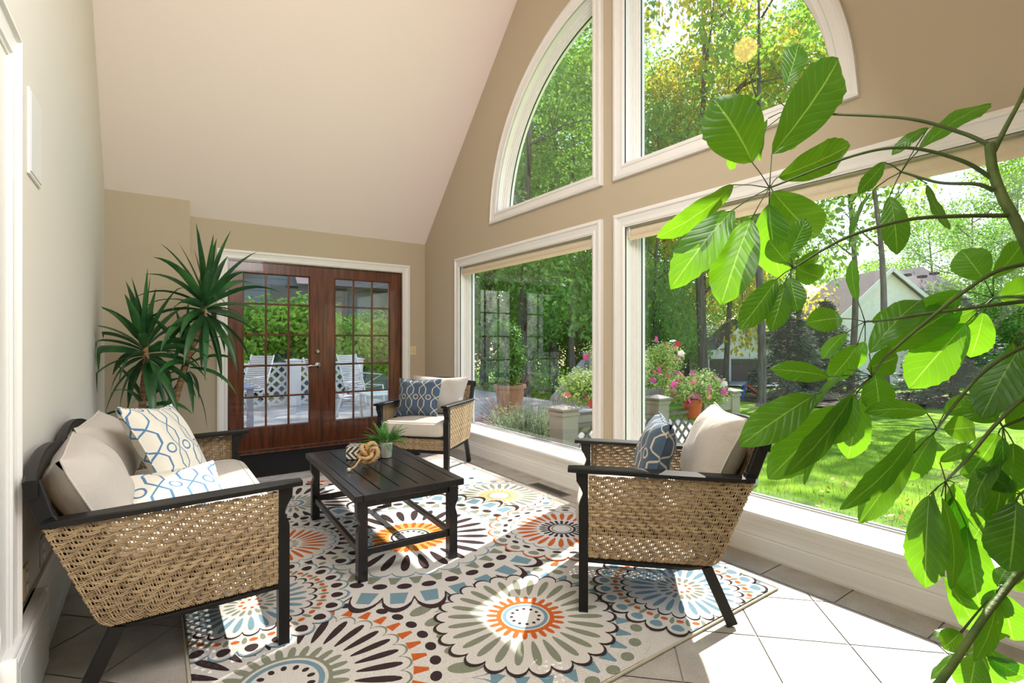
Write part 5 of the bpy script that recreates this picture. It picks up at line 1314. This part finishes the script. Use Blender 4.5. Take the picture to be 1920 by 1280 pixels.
# umbels: hub (px, py, depth), stalk points back to the stem, leaves (base px,py, tip px,py, width px, depth of tip offset, roll)
U = [
 ((1443, 352, 1.12), [(1600, 292, 1.08), (1700, 277, 1.05), (1800, 300, 1.02), (1862, 335, 1.0)],
  [(1447, 290, 1572, 110, 96, .06, .3), (1410, 304, 1336, 184, 106, -.04, -.3), (1458, 332, 1594, 272, 66, .04, .4), (1375, 346, 1230, 445, 52, -.02, .6), (1375, 393, 1257, 542, 70, -.05, .2), (1408, 412, 1352, 572, 78, -.06, -.2), (1442, 382, 1464, 522, 76, .03, .3), (1449, 358, 1532, 444, 84, .05, -.2)]),
 ((1480, 206, 1.2), [(1545, 213, 1.17), (1700, 222, 1.08), (1800, 248, 1.03), (1852, 270, 1.0)],
  [(1474, 162, 1497, 82, 46, .05, .2), (1430, 170, 1400, 202, 14, .05, 1.2), (1440, 222, 1424, 302, 26, .05, .9), (1545, 196, 1548, 222, 22, .02, .5), (1380, 288, 1368, 318, 22, .05, .5), (1478, 250, 1490, 278, 26, .05, .5)]),
 ((1487, 503, 1.0), [(1540, 470, 1.0), (1600, 440, 1.0), (1700, 412, .99), (1800, 405, .98), (1888, 404, .98)],
  [(1480, 476, 1512, 410, 40, .02, .2), (1475, 492, 1441, 450, 40, -.02, 0), (1492, 492, 1536, 478, 36, .03, .5), (1492, 503, 1541, 520, 46, .03, -.3), (1482, 520, 1496, 584, 40, -.03, .1), (1470, 532, 1445, 622, 42, -.03, .2), (1456, 524, 1386, 618, 48, -.04, -.2)]),
 ((1690, 322, 1.08), [(1760, 342, 1.04), (1830, 345, 1.0), (1864, 357, .99)],
  [(1722, 282, 1858, 196, 44, .05, .7), (1740, 240, 1672, 292, 26, .02, .6), (1658, 304, 1607, 363, 28, -.03, .3), (1642, 352, 1592, 462, 18, -.04, 1.1), (1668, 368, 1682, 478, 44, -.02, .2), (1738, 344, 1781, 430, 24, .02, .8)]),
 ((1622, 603, 1.28), [(1660, 600, 1.1), (1740, 588, 1.06), (1860, 572, 1.02), (1960, 560, .99)],
  [(1608, 564, 1599, 486, 26, .02, .6), (1578, 597, 1511, 605, 46, -.04, .2), (1632, 602, 1702, 574, 40, .05, -.5), (1586, 625, 1542, 674, 30, -.03, .5), (1607, 648, 1553, 714, 44, -.03, .2), (1622, 640, 1600, 690, 34, .03, .5)]),
 ((1862, 558, 1.2), [(1900, 556, .98), (1962, 560, .98)],
  [(1845, 524, 1803, 468, 62, .04, 0), (1862, 520, 1917, 452, 42, .03, .3), (1872, 560, 1965, 540, 66, .03, .2), (1812, 606, 1704, 728, 80, .06, .1), (1844, 586, 1819, 670, 52, .04, .2), (1800, 545, 1655, 655, 74, .07, -.2), (1830, 580, 1690, 640, 60, .09, -.1)]),
 ((1635, 705, 1.14), [(1665, 665, .93), (1740, 600, .95), (1800, 552, .96), (1870, 508, .97), (1950, 490, .98)],
  [(1630, 662, 1728, 562, 58, .05, -.3), (1660, 662, 1800, 572, 62, .10, .1), (1553, 706, 1443, 692, 40, -.02, .3), (1528, 740, 1386, 836, 66, -.04, -.1), (1590, 692, 1502, 790, 24, -.02, 1.0), (1600, 735, 1470, 892, 44, -.05, .5), (1606, 738, 1508, 908, 34, -.04, .8), (1602, 742, 1558, 832, 52, -.03, .1), (1572, 760, 1440, 898, 74, .02, -.1), (1640, 700, 1648, 772, 54, .0, .2), (1625, 690, 1684, 668, 56, .02, .4), (1615, 745, 1590, 860, 56, .04, 0)]),
 ((1757, 805, 1.1), [(1795, 752, .94), (1850, 692, .95), (1925, 648, .96), (1990, 640, .98)],
  [(1736, 772, 1620, 772, 38, -.03, .4), (1770, 776, 1834, 750, 44, .03, .3), (1768, 806, 1828, 800, 58, .05, 0), (1716, 806, 1575, 955, 42, -.05, .5), (1712, 850, 1611, 982, 48, -.04, .2), (1750, 815, 1700, 900, 46, .03, -.1), (1745, 820, 1762, 880, 50, .05, .2)]),
 ((1773, 902, 1.06), [(1815, 858, .91), (1870, 792, .92), (1930, 740, .94), (1995, 720, .98)],
  [(1762, 866, 1852, 832, 34, .03, .5), (1742, 928, 1735, 1102, 64, -.03, .1), (1765, 930, 1782, 1104, 34, -.03, .6), (1752, 920, 1752, 1060, 40, -.02, .9), (1790, 905, 1800, 1030, 50, .04, 0), (1812, 985, 1838, 1142, 72, .02, .1), (1800, 890, 1866, 880, 50, .05, .2), (1785, 930, 1815, 1080, 54, .05, .1), (1770, 1080, 1828, 1180, 44, .06, .2)]),
 ((1915, 620, 1.0), [(1950, 640, .9), (1995, 690, .98)],
  [(1912, 652, 1838, 786, 68, -.02, .2), (1905, 660, 1880, 770, 60, .12, -.2), (1900, 640, 1930, 740, 60, .1, .3), (1925, 640, 1990, 560, 60, .02, 0)]),
 ((1880, 800, .98), [(1930, 780, .98), (1990, 760, .98)],
  [(1868, 790, 1810, 745, 60, .04, .2), (1872, 812, 1818, 890, 56, .02, .1), (1885, 800, 1945, 760, 56, .02, .2), (1880, 820, 1858, 995, 44, -.05, .4), (1890, 850, 1822, 965, 40, -.06, .7), (1900, 830, 1900, 930, 70, .03, 0), (1868, 780, 1870, 700, 52, .08, .2)]),
 ((1915, 925, .92), [(1950, 900, .94), (1995, 860, .98)],
  [(1905, 940, 1892, 1072, 84, -.02, .1), (1880, 930, 1826, 1010, 46, .1, .3), (1920, 945, 1960, 1060, 70, 0, .1), (1900, 920, 1830, 880, 44, .03, .3), (1905, 935, 1868, 1010, 56, .05, -.2)]),
 ((1875, 1100, 1.0), [(1895, 1082, 1.02), (1930, 1040, 1.04)],
  [(1872, 1105, 1870, 1160, 46, -.02, .2), (1868, 1110, 1826, 1240, 34, -.04, .5), (1880, 1110, 1900, 1200, 76, .03, .1), (1800, 1185, 1768, 1215, 40, -.03, .2), (1800, 1190, 1750, 1195, 26, 0, .8), (1870, 1098, 1890, 1062, 30, .02, .4), (1885, 1098, 1935, 1080, 34, 0, .5)]),
 ((1835, 1215, 1.02), [(1838, 1195, 1.03), (1842, 1165, 1.04)],
  [(1830, 1225, 1815, 1300, 56, .02, .1), (1825, 1215, 1745, 1275, 26, -.03, .9), (1840, 1225, 1870, 1310, 50, .03, .2), (1850, 1215, 1905, 1255, 36, 0, .5), (1838, 1205, 1880, 1160, 40, .04, .2), (1850, 1230, 1930, 1270, 44, .0, .4)]),
]
k = 0
for (hx_, hy_, hd), pts, leaves in U:
    stem([(hx_, hy_, hd)]+pts, .0034, .0068)
    hd *= KD; hub = at(hx_, hy_, hd)
    for (bx, by, tx, ty, w_, dd, roll) in leaves:
        k += 1; db = hd+dd*.35*KD; dt = hd+dd*KD
        B_ = at(bx, by, db); T_ = at(tx, ty, dt)
        q = [hub-O0, (hub+B_)/2-O0+Vector((0, 0, .004)), B_-O0]; b = MB(); b.tube(q, [.002, .0017, .002], 5); b.build('leaf_stalk', M_st, sch, ang=0)
        leaf(B_, T_, w_/FPX*hd, roll*(1 if k % 2 else -1), droop=.05+.03*(k % 3), seed=k)
b = MB(); b.lathe([(0, 0), (.12, 0), (.135, .02), (.165, .24), (.172, .26), (.15, .26), (.145, .22), (0, .22)], 32, c=(at(1700, 1400, 1.17).x-O0.x, at(1700, 1400, 1.17).y-O0.y, 0)); b.build('pot', mat('cream_pot', lin(200, 190, 170), .5), sch)
